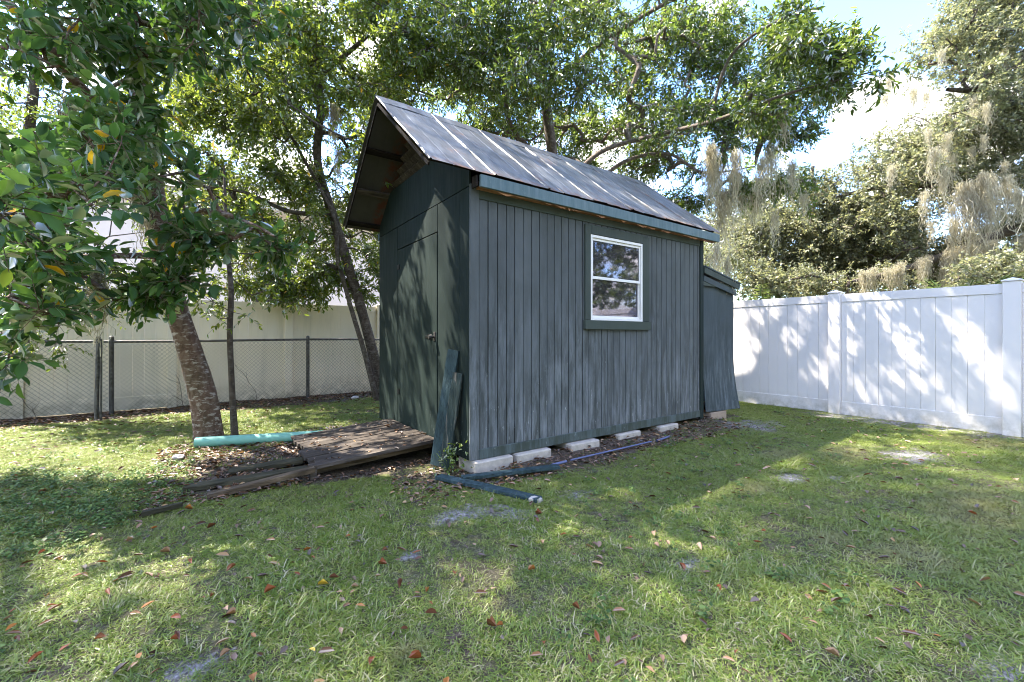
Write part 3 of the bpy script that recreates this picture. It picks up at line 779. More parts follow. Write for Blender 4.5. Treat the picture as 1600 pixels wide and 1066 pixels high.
tag(pipe('thin_pipe', G(1026, 689, .015), G(1046, 682, .015), .012, M['blue'], n=10), 'small blue pipe offcut under the far part of the shed side', 'pipe')
def stone(px, py, r, lab, seed):
    rs = np.random.RandomState(seed); import bmesh
    bm = bmesh.new(); bmesh.ops.create_icosphere(bm, subdivisions=2, radius=1)
    for v in bm.verts: v.co = Vector((v.co.x * r * 1.2, v.co.y * r, v.co.z * r * .6)) * (1 + rs.uniform(-.16, .16))
    me = bpy.data.meshes.new('stone'); bm.to_mesh(me); bm.free(); p = G(px, py); me.materials.append(M['rock'])
    o = link('stone', me, None, None, (p[0], p[1], r * .35)); tag(o, lab, 'stone')
stone(279, 717, .045, 'pale pinkish stone on the litter below the green pipe end', 1)
stone(284, 732, .022, 'tiny white pebble just in front of the pinkish stone', 2)
stone(555, 623, .06, 'pale stone at the foot of the wire fence near the shed', 3)

# ------------------------------------------------------------------ fences
def vinyl_fence(name, lab, axis, fixed, starts, post_w, mat, flip=1, nb=11, H=1.83):
    """axis 0: runs along x at y=fixed; axis 1: runs along y at x=fixed. starts: post positions"""
    root = empty(name, (0, 0, 0), lab, 'fence')
    def bx(nm, a0, a1, t0, t1, z0, z1, c=.003, parent=root):
        if axis == 0: m = MB().box(a0, a1, fixed + t0, fixed + t1, z0, z1, c)
        else: m = MB().box(fixed + t0, fixed + t1, a0, a1, z0, z1, c)
        return m.obj(nm, mat, parent)
    hw = post_w / 2
    bme = {}
    for a in starts:
        p = bx('post', a - hw, a + hw, -hw, hw, -.1, H + .03, .004)
        c0 = bx('post_cap', a - hw - .012, a + hw + .012, -hw - .012, hw + .012, H + .031, H + .050, .004, p)
        cp = MB(); z0, z1 = H + .0505, H + .082; q = hw + .002
        ctr = (a, fixed) if axis == 0 else (fixed, a)
        cp.add([(ctr[0] + i * q, ctr[1] + j * q, z0) for i, j in ((-1, -1), (1, -1), (1, 1), (-1, 1))] + [(ctr[0], ctr[1], z1)], [(0, 1, 4), (1, 2, 4), (2, 3, 4), (3, 0, 4), (3, 2, 1, 0)])
        cp.obj('cap_point', mat, p)
    for a, b in zip(starts[:-1], starts[1:]):
        lo, hi = a + hw + .001, b - hw - .001
        bx('rail', lo, hi, -.022, .022, H - .11, H + .01); bx('rail', lo, hi, -.022, .022, -.02, .195)
        w = (hi - lo) / nb
        key = round(w, 4)
        for i in range(nb):
            if key not in bme:
                m = MB()
                if axis == 0: m.box(0, w - .0025, -.011, .011, .19, H - .11, .0018)
                else: m.box(-.011, .011, 0, w - .0025, .19, H - .11, .0018)
                bme[key] = m.mesh('board', mat)
            loc = (lo + .002 + i * w, fixed, 0) if axis == 0 else (fixed, lo + .002 + i * w, 0)
            link('board', bme[key], None, root, loc)
ys = [-.77 - 1.8 * 3, -.77 - 1.8 * 2, -.77 - 1.8, -.77, -.77 + 1.8, -.77 + 3.6, -.77 + 5.4, 6.1]
vinyl_fence('white_fence', 'white vinyl privacy fence with dappled sun to the right of the shed', 1, 6.08, ys, .150, M['vinyl'])
xs = [-9.6, -7.8, -6.0, -4.2, -2.4, -.6, 1.2, 3.0, 4.5, 5.9]
vinyl_fence('cream_fence', 'cream vinyl privacy fence in shade behind the wire fence', 0, 6.15, xs, .13, M['cream_vinyl'])

# chain link fence
cf = empty('chain_link_fence', (0, 0, 0), 'low rusty chain-link fence in front of the cream fence', 'fence')
CY = 5.74; H = 1.13; X0c, X1c = -9.0, 5.6
for xx in (-9.0, -6.1, -3.12, -.32, 2.6, 5.5):
    mb = MB().cyl((xx, CY, -.1), (xx, CY, H + .05), .030, n=12).cyl((xx, CY, H + .05), (xx, CY, H + .075), .034, .012, n=12)
    link('post', mb.mesh('post', M['galv'], True, 40), None, cf)
mb = MB()
r = random.Random(2); pts = [(-9.0 + i * .73, CY - .005, H - .01 - .012 * math.sin(i * .9)) for i in range(21)]
for a, b in zip(pts[:-1], pts[1:]): mb.cyl(a, b, .020, n=8, cap=False)
link('top_rail', mb.mesh('top_rail', M['galv'], True, 40), None, cf)
V = []; T = []; 
def wseg(a, b, rad):
    a, b = np.array(a, float), np.array(b, float); d = b - a; d /= np.linalg.norm(d)
    u = np.cross(d, [0, 1, 0.01]); u /= np.linalg.norm(u); v = np.cross(d, u); k = len(V)
    for p in (a, b):
        for t in (0, 2.094, 4.189): V.append(p + (u * math.cos(t) + v * math.sin(t)) * rad)
    for i in range(3):
        j = (i + 1) % 3; T.append((k + i, k + j, k + 3 + j, k + 3 + i))
P_ = .066; hh = H - .04
nst = int((X1c - X0c + hh) / P_)
yoff = CY - .045
for i in range(nst):
    xs0 = X0c - hh * .9 + i * P_
    for sg in (1, -1):
        x_a = xs0 if sg > 0 else xs0 + hh; x_b = xs0 + hh if sg > 0 else xs0
        # clip to run
        za, zb = .03, .03 + hh
        if max(x_a, x_b) < X0c or min(x_a, x_b) > X1c: continue
        def cl_(x1, z1, x2, z2, xc): t = (xc - x1) / (x2 - x1); return xc, z1 + (z2 - z1) * t
        A_, B_ = (x_a, za), (x_b, zb)
        for xc in (X0c, X1c):
            if (A_[0] - xc) * (B_[0] - xc) < 0:
                c_ = cl_(*A_, *B_, xc)
                inside_A = X0c <= A_[0] <= X1c
                if inside_A: B_ = c_
                else: A_ = c_
        wseg((A_[0], yoff + .002 * sg, A_[1]), (B_[0], yoff + .002 * sg, B_[1]), .0021)
net = link('wire_mesh', mesh_np('wire_mesh', V, Q=T, mat=M['wire']), None, cf); net['kind'] = 'stuff'
q = G(150, 658)
lp = MB().cyl((q[0], q[1], -.1), (q[0] + .02, q[1] + .03, 1.19), .024, n=12).cyl((q[0] + .05, q[1] - .01, -.1), (q[0] + .055, q[1] - .005, 1.16), .014, n=8)
tag(link('steel_post', lp.mesh('steel_post', M['galv'], True, 40)), 'doubled rusty steel post standing alone just before the wire fence', 'post')

# ------------------------------------------------------------------ neighbour's house
hs_ = empty('neighbour_house', (0, 0, 0), 'pale pink stucco neighbour house glimpsed through leaves behind the cream fence', 'house')
HY = 11.5
MB().box(-16, 4.6, HY, HY + 8, 0, 4.9).obj('wall', M['house'], hs_)
MB().box(-16.5, 5.1, HY - .5, HY + 8.5, 4.9, 5.1, .01).obj('soffit', M['white_frame'], hs_)
rf = MB().add([(-16.6, HY - .6, 5.1), (5.2, HY - .6, 5.1), (5.2, HY + 8.6, 5.1), (-16.6, HY + 8.6, 5.1), (-13, HY + 4, 6.9), (2, HY + 4, 6.9)],
              [(0, 1, 5, 4), (1, 2, 5), (2, 3, 4, 5), (3, 0, 4), (3, 2, 1, 0)]).obj('roof', M['house_roof'], hs_)
for xx in (-9.8, -5.2, -.8):
    wf = MB(); wf.box(xx, xx + 1.3, HY - .03, HY - .002, 1.1, 2.4, .004); wo = wf.obj('window', M['white_frame'], hs_)
    MB().box(xx + .06, xx + 1.24, HY - .036, HY - .0305, 1.16, 2.34).obj('pane', M['dark_int'], wo)
    for k in range(1, 10):
        MB().box(xx + .06 + k * .118 - .012, xx + .06 + k * .118 + .012, HY - .052, HY - .0365, 1.16, 2.34).obj('bar', M['white_frame'], wo)

# ------------------------------------------------------------------ vegetation helpers
rng = np.random.RandomState(77)
def nrmz(a): return a / np.maximum(np.linalg.norm(a, axis=-1, keepdims=True), 1e-9)
LEAF = {
 'quad': (np.array([(0, 0, 0), (.45, .5, .06), (1, 0, -.05), (.45, -.5, .06)]), np.array([(0, 1, 2, 3)])),
 'fold': (np.array([(0, 0, 0), (.30, .46, .12), (.70, .38, .08), (1, 0, -.08), (.70, -.38, .08), (.30, -.46, .12)]), np.array([(0, 1, 2, 3), (0, 3, 4, 5)])),
 'fine': (np.array([(0, 0, 0), (.22, .34, .07), (.50, .50, .10), (.78, .34, .05), (1, 0, -.10), (.78, -.34, .05), (.50, -.50, .10), (.22, -.34, .07), (.22, 0, 0), (.50, 0, -.01), (.78, 0, -.04)]),
          np.array([(0, 8, 1, 1), (8, 9, 2, 1), (9, 10, 3, 2), (10, 4, 3, 3), (0, 7, 8, 8), (8, 7, 6, 9), (9, 6, 5, 10), (10, 5, 4, 4)])),
}
def leaves_mesh(name, P, A, Nn, L, Wd, tint, kind, mat):
    """P base points, A axes, Nn normals, L lengths, Wd widths"""
    tv, tf = LEAF[kind]; A = nrmz(A); S = nrmz(np.cross(Nn, A)); N2 = np.cross(A, S); m = len(tv)
    V = P[:, None, :] + A[:, None, :] * (tv[None, :, 0, None] * L[:, None, None]) + S[:, None, :] * (tv[None, :, 1, None] * Wd[:, None, None]) + N2[:, None, :] * (tv[None, :, 2, None] * L[:, None, None])
    off = (np.arange(len(P)) * m)[:, None, None]
    at = {'tint': np.repeat(tint, m)}
    if kind == 'fine':
        tris = [f[:3] for f in tf if f[3] == f[2]]; quads = [f for f in tf if f[3] != f[2]]
        Qd = (np.array(quads)[None] + off).reshape(-1, 4); Td = (np.array(tris)[None] + off).reshape(-1, 3)
        return mesh_np(name, V.reshape(-1, 3), Qd, Td, at, True, mat)
    Qd = (tf[None] + off).reshape(-1, 4)
    return mesh_np(name, V.reshape(-1, 3), Qd, None, at, kind != 'quad', mat)
def blobs(lst, clump=.30):
    out = []
    for (px, py, Z, rx, ry, rz_, n_) in lst:
        k = 0; m = max(1, int(n_ / 8)); subs = []
        while len(subs) < m:
            v = rng.uniform(-1, 1, 3)
            if np.dot(v, v) < 1: subs.append(v)
        if n_ < 20: subs = None
        while k < n_:
            if subs is None:
                v = rng.uniform(-1, 1, 3)
                if np.dot(v, v) > 1: continue
            else:
                v = subs[rng.randint(m)] + rng.normal(0, clump * .6, 3) * np.array([1, .7, 1])
                if np.dot(v, v) > 1.35: continue
            z_ = Z + v[2] * rz_
            p = W(px + v[0] * rx * Z / z_, py + v[1] * ry * Z / z_, z_)
            if p[2] < .25: continue
            out.append(p); k += 1
    return out
def wblobs(lst):
    out = []
    for (c, r_, n_) in lst:
        k = 0
        while k < n_:
            v = rng.uniform(-1, 1, 3)
            if np.dot(v, v) > 1: continue
            out.append(np.array(c) + v * np.array(r_)); k += 1
    return out
def sweep(pts, radii, mat, name, parent, sides=14, seed=0, bump=.06, flare=0):
    pts = [np.array(p, float) for p in pts]
    # catmull-rom resample
    P = []; R_ = []
    n_ = len(pts)
    for i in range(n_ - 1):
        p0 = pts[max(i - 1, 0)]; p1 = pts[i]; p2 = pts[i + 1]; p3 = pts[min(i + 2, n_ - 1)]
        for t in np.linspace(0, 1, 7)[:-1]:
            P.append(.5 * (2 * p1 + (p2 - p0) * t + (2 * p0 - 5 * p1 + 4 * p2 - p3) * t * t + (3 * p1 - p0 - 3 * p2 + p3) * t ** 3)); R_.append(radii[i] + (radii[i + 1] - radii[i]) * t)
    P.append(pts[-1]); R_.append(radii[-1]); P = np.array(P); R_ = np.array(R_)
    rs = np.random.RandomState(seed); ph = rs.uniform(0, 6.28, 6)
    T_ = nrmz(np.gradient(P, axis=0)); ref = np.array([1.0, .2, .1]); vs = []
    for i in range(len(P)):
        u = np.cross(T_[i], ref); u /= np.linalg.norm(u); v = np.cross(T_[i], u)
        for j in range(sides):
            a = 2 * math.pi * j / sides
            k = 1 + bump * (math.sin(3 * a + ph[0] + i * .13) + .7 * math.sin(5 * a + ph[1] - i * .2) + .6 * math.sin(2 * a + ph[2] + i * .37)) + rs.uniform(-.03, .03)
            if flare and i < 5: k *= 1 + flare * (1 - i / 5) ** 2 * (1 + .35 * math.sin(4 * a + ph[3]))
            vs.append(P[i] + (u * math.cos(a) + v * math.sin(a)) * R_[i] * k)
    ii_ = np.arange(len(P) * sides).reshape(len(P), sides)
    Q_ = np.stack([ii_[:-1], np.roll(ii_, -1, 1)[:-1], np.roll(ii_, -1, 1)[1:], ii_[1:]], -1).reshape(-1, 4)
    o = link(name, mesh_np(name, np.array(vs), Q_, smooth=True, mat=mat), None, parent)
    return o, P, R_
def grow(root_pts, root_r, centers, jitter=.12, r0=.0035):
    """connect every cluster centre to the nearest node of the growing skeleton"""
    C_ = np.array(centers); nodes = [np.array(p) for p in root_pts]; par = [-1] * len(nodes); cnt = [0] * len(nodes)
    N_ = np.array(nodes); NN = np.zeros((len(nodes) + len(C_) * 4, 3)); NN[:len(nodes)] = N_; nk = len(nodes)
    par = np.full(len(NN), -1, int); cnt = np.zeros(len(NN)); fixed_r = np.zeros(len(NN)); fixed_r[:nk] = root_r; nroot = nk
    d0 = np.min(np.linalg.norm(C_[:, None] - N_[None], axis=2), axis=1); order = np.argsort(d0); ends = np.zeros(len(C_), int); dirs = np.zeros((len(C_), 3))
    for ci in order:
        c = C_[ci]; d = np.linalg.norm(NN[:nk] - c, axis=1); j = int(np.argmin(d)); a = NN[j]; dist = d[j]
        k = 1 if dist < .25 else (2 if dist < .6 else 3); last = j
        bend = rng.normal(0, jitter * dist, 3); bend[2] += .08 * dist
        for s_ in range(1, k + 1):
            f = s_ / k; p = a + (c - a) * f + bend * math.sin(f * math.pi)
            NN[nk] = p; par[nk] = last; last = nk; nk += 1
        ends[ci] = last; dirs[ci] = c - NN[par[last]]
        q = last
        while q >= 0: cnt[q] += 1; q = par[q]
    rad = r0 * np.sqrt(np.maximum(cnt, 1)); idx = np.arange(nroot, nk); pr = par[idx]
    ra = rad[pr].copy(); isroot = pr < nroot; ra[isroot] = np.minimum(fixed_r[pr[isroot]] * .8, rad[idx][isroot] * 1.25); ra = np.minimum(ra, rad[idx] * 1.6)
    return NN[pr], NN[idx], ra, rad[idx], C_, nrmz(dirs)
def tubes(name, A_, B_, ra, rb, mat, parent, sides=5):
    d = nrmz(B_ - A_); ref = np.where(np.abs(d[:, 2:3]) > .9, np.array([[1.0, 0, 0]]), np.array([[0, 0, 1.0]])); u = nrmz(np.cross(d, ref)); v = np.cross(d, u)
    a = np.linspace(0, 2 * math.pi, sides, endpoint=False); ring = u[:, None] * np.cos(a)[None, :, None] + v[:, None] * np.sin(a)[None, :, None]
    V = np.concatenate([A_[:, None] + ring * ra[:, None, None], (B_ + d * rb[:, None] * .3)[:, None] + ring * rb[:, None, None]], axis=1)
    base = (np.arange(len(A_)) * 2 * sides)[:, None]; i = np.arange(sides); j = (i + 1) % sides
    Q_ = np.stack([base + i, base + j, base + sides + j, base + sides + i], -1).reshape(-1, 4)
    return link(name, mesh_np(name, V.reshape(-1, 3), Q_, smooth=True, mat=mat), None, parent)
def foliage(C_, D_, per, spread, leaf_len, wr, kind, mat, droop=.25, twigs=4, upbias=.9, seed=1):
    """leaf placement around cluster centres; returns arrays"""
    rs = np.random.RandomState(seed); nC = len(C_); tw = nrmz(D_[:, None, :] * .6 + rs.normal(0, .75, (nC, twigs, 3)) + np.array([0, 0, -droop * .4]))
    tl = spread * rs.uniform(.6, 1.3, (nC, twigs)); pt = max(1, per // twigs)
    t = (np.arange(pt)[None, None, :] + rs.uniform(0, 1, (nC, twigs, pt))) / pt; t = .12 + .88 * t
    P = C_[:, None, None, :] + tw[:, :, None, :] * (tl[:, :, None] * t)[..., None]
    P[..., 2] -= droop * spread * t ** 2 * .5
    side = rs.normal(0, 1, P.shape); twb = np.broadcast_to(tw[:, :, None, :], P.shape); side -= twb * np.sum(side * twb, -1, keepdims=True); side = nrmz(side)
    A = nrmz(twb * .55 + side * .85 + np.array([0, 0, -droop]) + rs.normal(0, .15, P.shape))
    Nn = np.array([0, 0, upbias]) + rs.normal(0, .55, P.shape)
    P = P.reshape(-1, 3); A = A.reshape(-1, 3); Nn = Nn.reshape(-1, 3); m = len(P)
    L = leaf_len * rs.uniform(.65, 1.2, m); Wd = L * wr * rs.uniform(.85, 1.15, m)
    ct = np.repeat(rs.uniform(-.18, .18, nC), twigs * pt); tint = np.clip(rs.uniform(0, 1, m) * .9 + .03 + ct * .8, 0, .955)
    tint[rs.rand(m) < .008] = .99
    ta = np.repeat(C_, twigs, 0); tb = (C_[:, None] + tw * tl[..., None] + np.array([0, 0, -1]) * (droop * spread * .5)).reshape(-1, 3)
    return P, A, Nn, L, Wd, tint, ta, tb
def make_tree(name, lab, limbs, centers, per, spread, leaf_len, wr, kind, leafm, barkm, droop=.25, twigs=4, seed=1, r0=.0035, parts=0, flare=.18, tubesides=5):
    root = empty(name, tuple(limbs[0][0][0] * np.array([1, 1, 0])), lab, 'tree')
    bx_, by_ = root.location.x, root.location.y
    allP = []; allR = []
    objs = []
    for i, (pts, rad) in enumerate(limbs):
        o, P, R_ = sweep(pts, rad, barkm, 'trunk' if i == 0 else 'limb', None, 16 if i == 0 else 10, seed + i, flare=flare if i == 0 else 0)
        objs.append(o); k0 = int(len(P) * .35) if i == 0 else 0; allP.append(P[k0:]); allR.append(R_[k0:])
    P = np.concatenate(allP); R_ = np.concatenate(allR)
    a, b, ra, rb, C_, D_ = grow(P, R_, centers, r0=r0)
    br_ = tubes('branches', a, b, ra, rb, barkm, None, tubesides); br_['kind'] = 'stuff'; objs.append(br_)
    LP, LA, LN, LL, LW, tint, ta, tb = foliage(C_, D_, per, spread, leaf_len, wr, kind, leafm, droop, twigs, seed=seed)
    tg = tubes('twigs', ta, tb, np.full(len(ta), r0 * .8), np.full(len(ta), r0 * .3), barkm, None, 3); tg['kind'] = 'stuff'; objs.append(tg)
    if parts:
        rel = LP - CAM; Z = rel @ FWD; X = rel @ RGT; px = X / np.maximum(Z, .01) * F + 800; py = 525 - (LP[:, 2] - 1.2) / np.maximum(Z, .01) * F
        vis = (Z > .6) & (px > 0) & (px < 1600) & (py > 0) & (py < 1066); score = np.where(vis, LL / np.maximum(Z, .1), 0); pick = np.argsort(-score)[:parts]
        keep = np.ones(len(LP), bool); keep[pick] = False
        tv, tf = LEAF['fine']; me = MB().add([(v[0], v[1] * wr, v[2]) for v in tv], [tuple(dict.fromkeys(int(q) for q in f)) for f in tf]).mesh('leaf', M['leafA1'], True)
        for i in pick:
            A = Vector(LA[i]).normalized(); S = Vector(np.cross(LN[i], LA[i])).normalized(); N2 = A.cross(S)
            mt = Matrix(((A.x, S.x, N2.x), (A.y, S.y, N2.y), (A.z, S.z, N2.z))).to_4x4() @ Matrix.Scale(float(LL[i]), 4)
            mt.translation = Vector(LP[i]) ; o = link('leaf', me); o.matrix_world = mt; objs.append(o)
        LP, LA, LN, LL, LW, tint = [q[keep] for q in (LP, LA, LN, LL, LW, tint)]
    cr = link('leaves', leaves_mesh('leaves', LP, LA, LN, LL, LW, tint, kind, leafm)); cr['kind'] = 'stuff'; objs.append(cr)
    inv = Matrix.Translation((-bx_, -by_, 0))
    for o in objs:
        o.parent = root; o.matrix_parent_inverse = inv
    return root

# ------------------------------------------------------------------ trees
# broad-leaved tree with leaning trunk at the left
tA = [W(326, 690, 5.10), W(318, 625, 5.06), W(296, 545, 4.98), W(268, 455, 4.85), W(248, 350, 4.65), W(232, 230, 4.5), W(212, 110, 4.4), W(188, -40, 4.3), W(170, -260, 4.3), W(150, -520, 4.4)]
limbsA = [(tA, [.138, .128, .122, .112, .10, .09, .08, .07, .055, .03]),
          ([W(236, 255, 4.52), W(180, 190, 4.3), W(120, 130, 4.0), W(50, 40, 3.7), W(-60, -60, 3.5)], [.07, .06, .05, .042, .02]),
          ([W(245, 330, 4.62), W(150, 268, 4.2), W(70, 248, 3.8), W(-60, 240, 3.5), W(-200, 220, 3.4)], [.06, .048, .04, .035, .02]),
          ([W(250, 360, 4.66), W(320, 330, 4.2), W(390, 350, 3.8), W(430, 370, 3.6)], [.045, .03, .02, .01]),
          ([W(215, 120, 4.4), W(300, 40, 4.1), W(400, -40, 3.9), W(480, -160, 4.0)], [.06, .045, .03, .015]),
          ([W(255, 400, 4.74), W(190, 400, 4.2), W(110, 400, 3.5), W(30, 370, 2.7)], [.04, .028, .02, .01])]
cA = blobs([(110, 70, 3.9, 170, 110, .8, 66), (300, 50, 3.9, 130, 80, .8, 50), (90, 230, 3.6, 140, 90, .9, 46), (240, 240, 3.8, 110, 90, .7, 32), (70, 370, 3.2, 110, 60, .6, 33),
            (360, 375, 3.7, 100, 45, .3, 24), (240, 410, 3.6, 90, 45, .3, 20), (30, 470, 3.0, 80, 45, .4, 12), (210, 460, 3.6, 50, 20, .2, 6), (15, 335, 1.9, 40, 25, .2, 4), (100, 300, 2.6, 80, 30, .3, 9), (20, 550, 2.8, 20, 20, .2, 3),
            (160, -150, 3.8, 300, 120, 1.3, 105), (-150, 200, 3.6, 120, 200, .8, 60)])
cA += wblobs([((-3.6, 2.2, 6.0), (1.6, 1.6, 1.2), 40)])  # unseen upper clusters, added to keep sun off the lawn
make_tree('leaning_tree', 'broad-leaved evergreen with leaning lichen-mottled trunk beside the green pipe', limbsA, cA, 24, .24, .115, .46, 'fine', M['leafA'], M['barkA'], .02, 4, 11, .004, parts=290)
# slim sapling
tB = [W(367, 690, 5.05), W(362, 600, 5.1), W(359, 520, 5.1), W(361, 455, 5.1), W(355, 380, 5.15), W(350, 260, 5.2)]
cB = blobs([(350, 460, 5.2, 80, 40, .4, 16), (370, 400, 5.2, 90, 50, .5, 20), (330, 300, 5.3, 80, 60, .5, 14), (440, 450, 5.4, 50, 30, .3, 6)])
make_tree('slim_sapling', 'slim dark sapling rising just right of the leaning trunk', [(tB, [.036, .032, .030, .028, .022, .012])], cB, 18, .20, .075, .42, 'fold', M['leafC'], M['barkC'], .3, 3, 21, .0028)
# grey twin-stemmed tree behind the front of the shed
tC = [W(598, 640, 8.1), W(584, 560, 8.1), W(564, 480, 8.0), W(540, 400, 7.9), W(518, 330, 7.7), W(496, 250, 7.6), W(500, 160, 7.5), W(488, 40, 7.4), W(470, -120, 7.3), W(450, -330, 7.2)]
limbsC = [(tC, [.105, .098, .092, .086, .08, .07, .058, .045, .03, .02]),
          ([W(592, 640, 7.9), W(572, 560, 7.9), W(548, 480, 7.8), W(527, 400, 7.7), W(522, 340, 7.6), W(470, 240, 7.3), W(400, 120, 7.0)], [.05, .045, .04, .035, .03, .025, .015]),
          ([W(520, 335, 7.7), W(450, 330, 7.4), W(380, 300, 7.2), W(300, 290, 7.0)], [.05, .035, .025, .015]),
          ([W(498, 200, 7.5), W(400, 100, 7.0), W(320, 40, 6.7), W(220, -60, 6.4)], [.05, .04, .03, .015]),
          ([W(495, 120, 7.5), W(570, 60, 7.3), W(640, -20, 7.0)], [.045, .035, .015])]
cC = blobs([(430, 110, 7.2, 150, 130, 1.3, 285), (570, 60, 7.2, 100, 100, 1.0, 165), (410, 320, 7.6, 110, 80, 1.0, 120), (520, 440, 7.9, 65, 40, .5, 33), (575, 180, 7.6, 50, 130, .7, 69),
            (300, 200, 7.6, 120, 130, 1.0, 135), (440, 440, 7.6, 60, 40, .5, 27), (600, 300, 8.3, 25, 110, .4, 33), (575, 400, 8.2, 40, 60, .5, 30), (300, 400, 7.8, 90, 40, .6, 33), (500, -200, 7.0, 200, 120, 1.5, 150)])
cC += wblobs([((-1.6, 3.7, 5.3), (1.3, .9, 1.1), 46)])  # extra clusters added to cut the sun reaching the gable end
cC += blobs([(330, 330, 8.3, 120, 90, .5, 80), (470, 150, 8.8, 150, 120, .5, 110), (570, 240, 5.7, 42, 65, .3, 16), (510, 445, 8.2, 80, 35, .4, 50), (450, 370, 8.7, 130, 60, .5, 80), (560, 330, 8.8, 40, 80, .3, 34), (400, 240, 8.6, 120, 100, .5, 90), (600, 130, 8.8, 60, 50, .5, 40), (350, 430, 8.4, 90, 30, .4, 30)])
make_tree('twin_stem_tree', 'grey twin-stemmed tree with small leaves just behind the shed front', limbsC, cC, 55, .30, .082, .44, 'fold', M['leafC'], M['barkC'], .3, 5, 31, .0035)
# dark small-leaved tree at the back left
b0_ = W(60, 525, 6.0); b0_[2] = 0
limbsG = [([W(-40, 650, 6.0), W(-20, 520, 6.0), W(20, 400, 6.0), W(40, 250, 5.9), W(60, 60, 5.8), W(70, -150, 5.7)], [.09, .08, .07, .06, .045, .02]),
          ([W(20, 400, 6.0), W(120, 380, 5.9), W(200, 430, 5.7)], [.04, .028, .012]),
          ([W(45, 220, 5.9), W(150, 150, 5.9), W(260, 90, 6.0)], [.04, .03, .012])]
cG = blobs([(130, 330, 6.3, 150, 120, .6, 70), (70, 200, 6.0, 120, 140, .9, 69), (80, 430, 5.8, 120, 70, .5, 51), (180, 130, 6.0, 130, 130, .9, 69), (180, 420, 5.8, 80, 50, .4, 27), (40, 530, 5.5, 70, 30, .3, 12), (60, -100, 5.8, 200, 120, 1, 90)])
make_tree('dark_back_tree', 'thin dark small-leaved tree against the cream fence at far left', limbsG, cG, 34, .26, .065, .42, 'fold', M['leafC'], M['barkC'], .35, 4, 41, .003)
# big laurel oak behind the shed, reaching over the roof to the right
tD = [W(905, 700, 9.6), W(905, 500, 9.5), W(890, 380, 9.3), W(870, 280, 9.0), W(855, 180, 8.7), W(840, 60, 8.3), W(820, -100, 8.0), W(790, -320, 7.8)]
for p in tD[:1]: p[2] = -.05
limbsD = [(tD, [.16, .15, .14, .12, .10, .08, .05, .025]),
          ([W(876, 300, 9.1), W(935, 240, 8.9), W(1010, 215, 8.5), W(1110, 190, 7.4), W(1220, 150, 6.2), W(1310, 125, 5.7), W(1375, 110, 5.4)], [.060, .050, .042, .030, .020, .014, .007]),
          ([W(885, 345, 9.2), W(960, 262, 9.1), W(1040, 240, 9.1), W(1100, 270, 9.3), W(1180, 260, 9.5)], [0.046, 0.040, 0.033, 0.023, 0.010]),
          ([W(868, 270, 9.0), W(800, 200, 8.8), W(785, 120, 8.4), W(740, 20, 7.9), W(700, -90, 7.5)], [0.059, 0.050, 0.040, 0.030, 0.013]),
          ([W(880, 320, 9.1), W(815, 225, 9.0), W(740, 170, 8.8), W(680, 120, 8.4)], [0.036, 0.030, 0.020, 0.010]),
          ([W(850, 140, 8.6), W(950, 60, 7.8), W(1050, 0, 6.9), W(1180, -60, 6.2)], [0.053, 0.040, 0.030, 0.013]),
          ([W(845, 100, 8.5), W(860, 0, 7.6), W(880, -150, 6.8)], [0.040, 0.030, 0.013]),
          ([W(1110, 190, 7.4), W(1140, 90, 6.7), W(1220, 30, 6.0), W(1290, 10, 5.7)], [0.030, 0.023, 0.017, 0.008])]
cD = blobs([(690, 50, 7.7, 130, 100, 1.2, 225), (860, 70, 7.5, 150, 110, 1.3, 300), (1030, 90, 9.4, 130, 120, 1.0, 340), (1190, 120, 9.3, 120, 110, .9, 330), (1310, 120, 5.6, 60, 40, .3, 26),
            (1260, 40, 5.7, 80, 50, .5, 60), (1100, 215, 9.6, 90, 60, .8, 110), (950, 185, 9.8, 90, 45, .7, 90), (1060, 290, 9.2, 50, 30, .4, 24), (1170, 280, 9.6, 60, 45, .5, 40), (1230, 210, 9.3, 50, 40, .4, 30), (760, 215, 9.4, 80, 25, .4, 44), (900, 262, 9.8, 70, 22, .4, 40), (640, 160, 9.2, 50, 35, .4, 26), (1045, 325, 10.3, 50, 25, .4, 26), (1150, 170, 6.7, 90, 34, .4, 44), (1040, 205, 8.2, 60, 25, .3, 18), (690, 140, 9.8, 90, 45, .8, 80), (830, 185, 10.0, 100, 45, .8, 90), (970, 240, 10.4, 100, 40, .8, 90), (1375, 118, 5.4, 14, 12, .1, 3), (1340, 60, 5.6, 18, 12, .1, 3), (1250, 290, 9.6, 30, 40, .3, 14),
            (780, 175, 8.6, 60, 30, .5, 18), (800, -180, 6.8, 220, 120, 1.5, 22)])

cD += wblobs([((3.2, .6, 6.9), (1.3, 1.3, .6), 34)])  # sparse unseen clusters overhead, added to dapple the white fence
make_tree('laurel_tree', 'large laurel tree behind the shed whose branches reach over the roof', limbsD, cD, 50, .30, .095, .37, 'fold', M['leafD'], M['barkD'], .25, 5, 51, .0038)
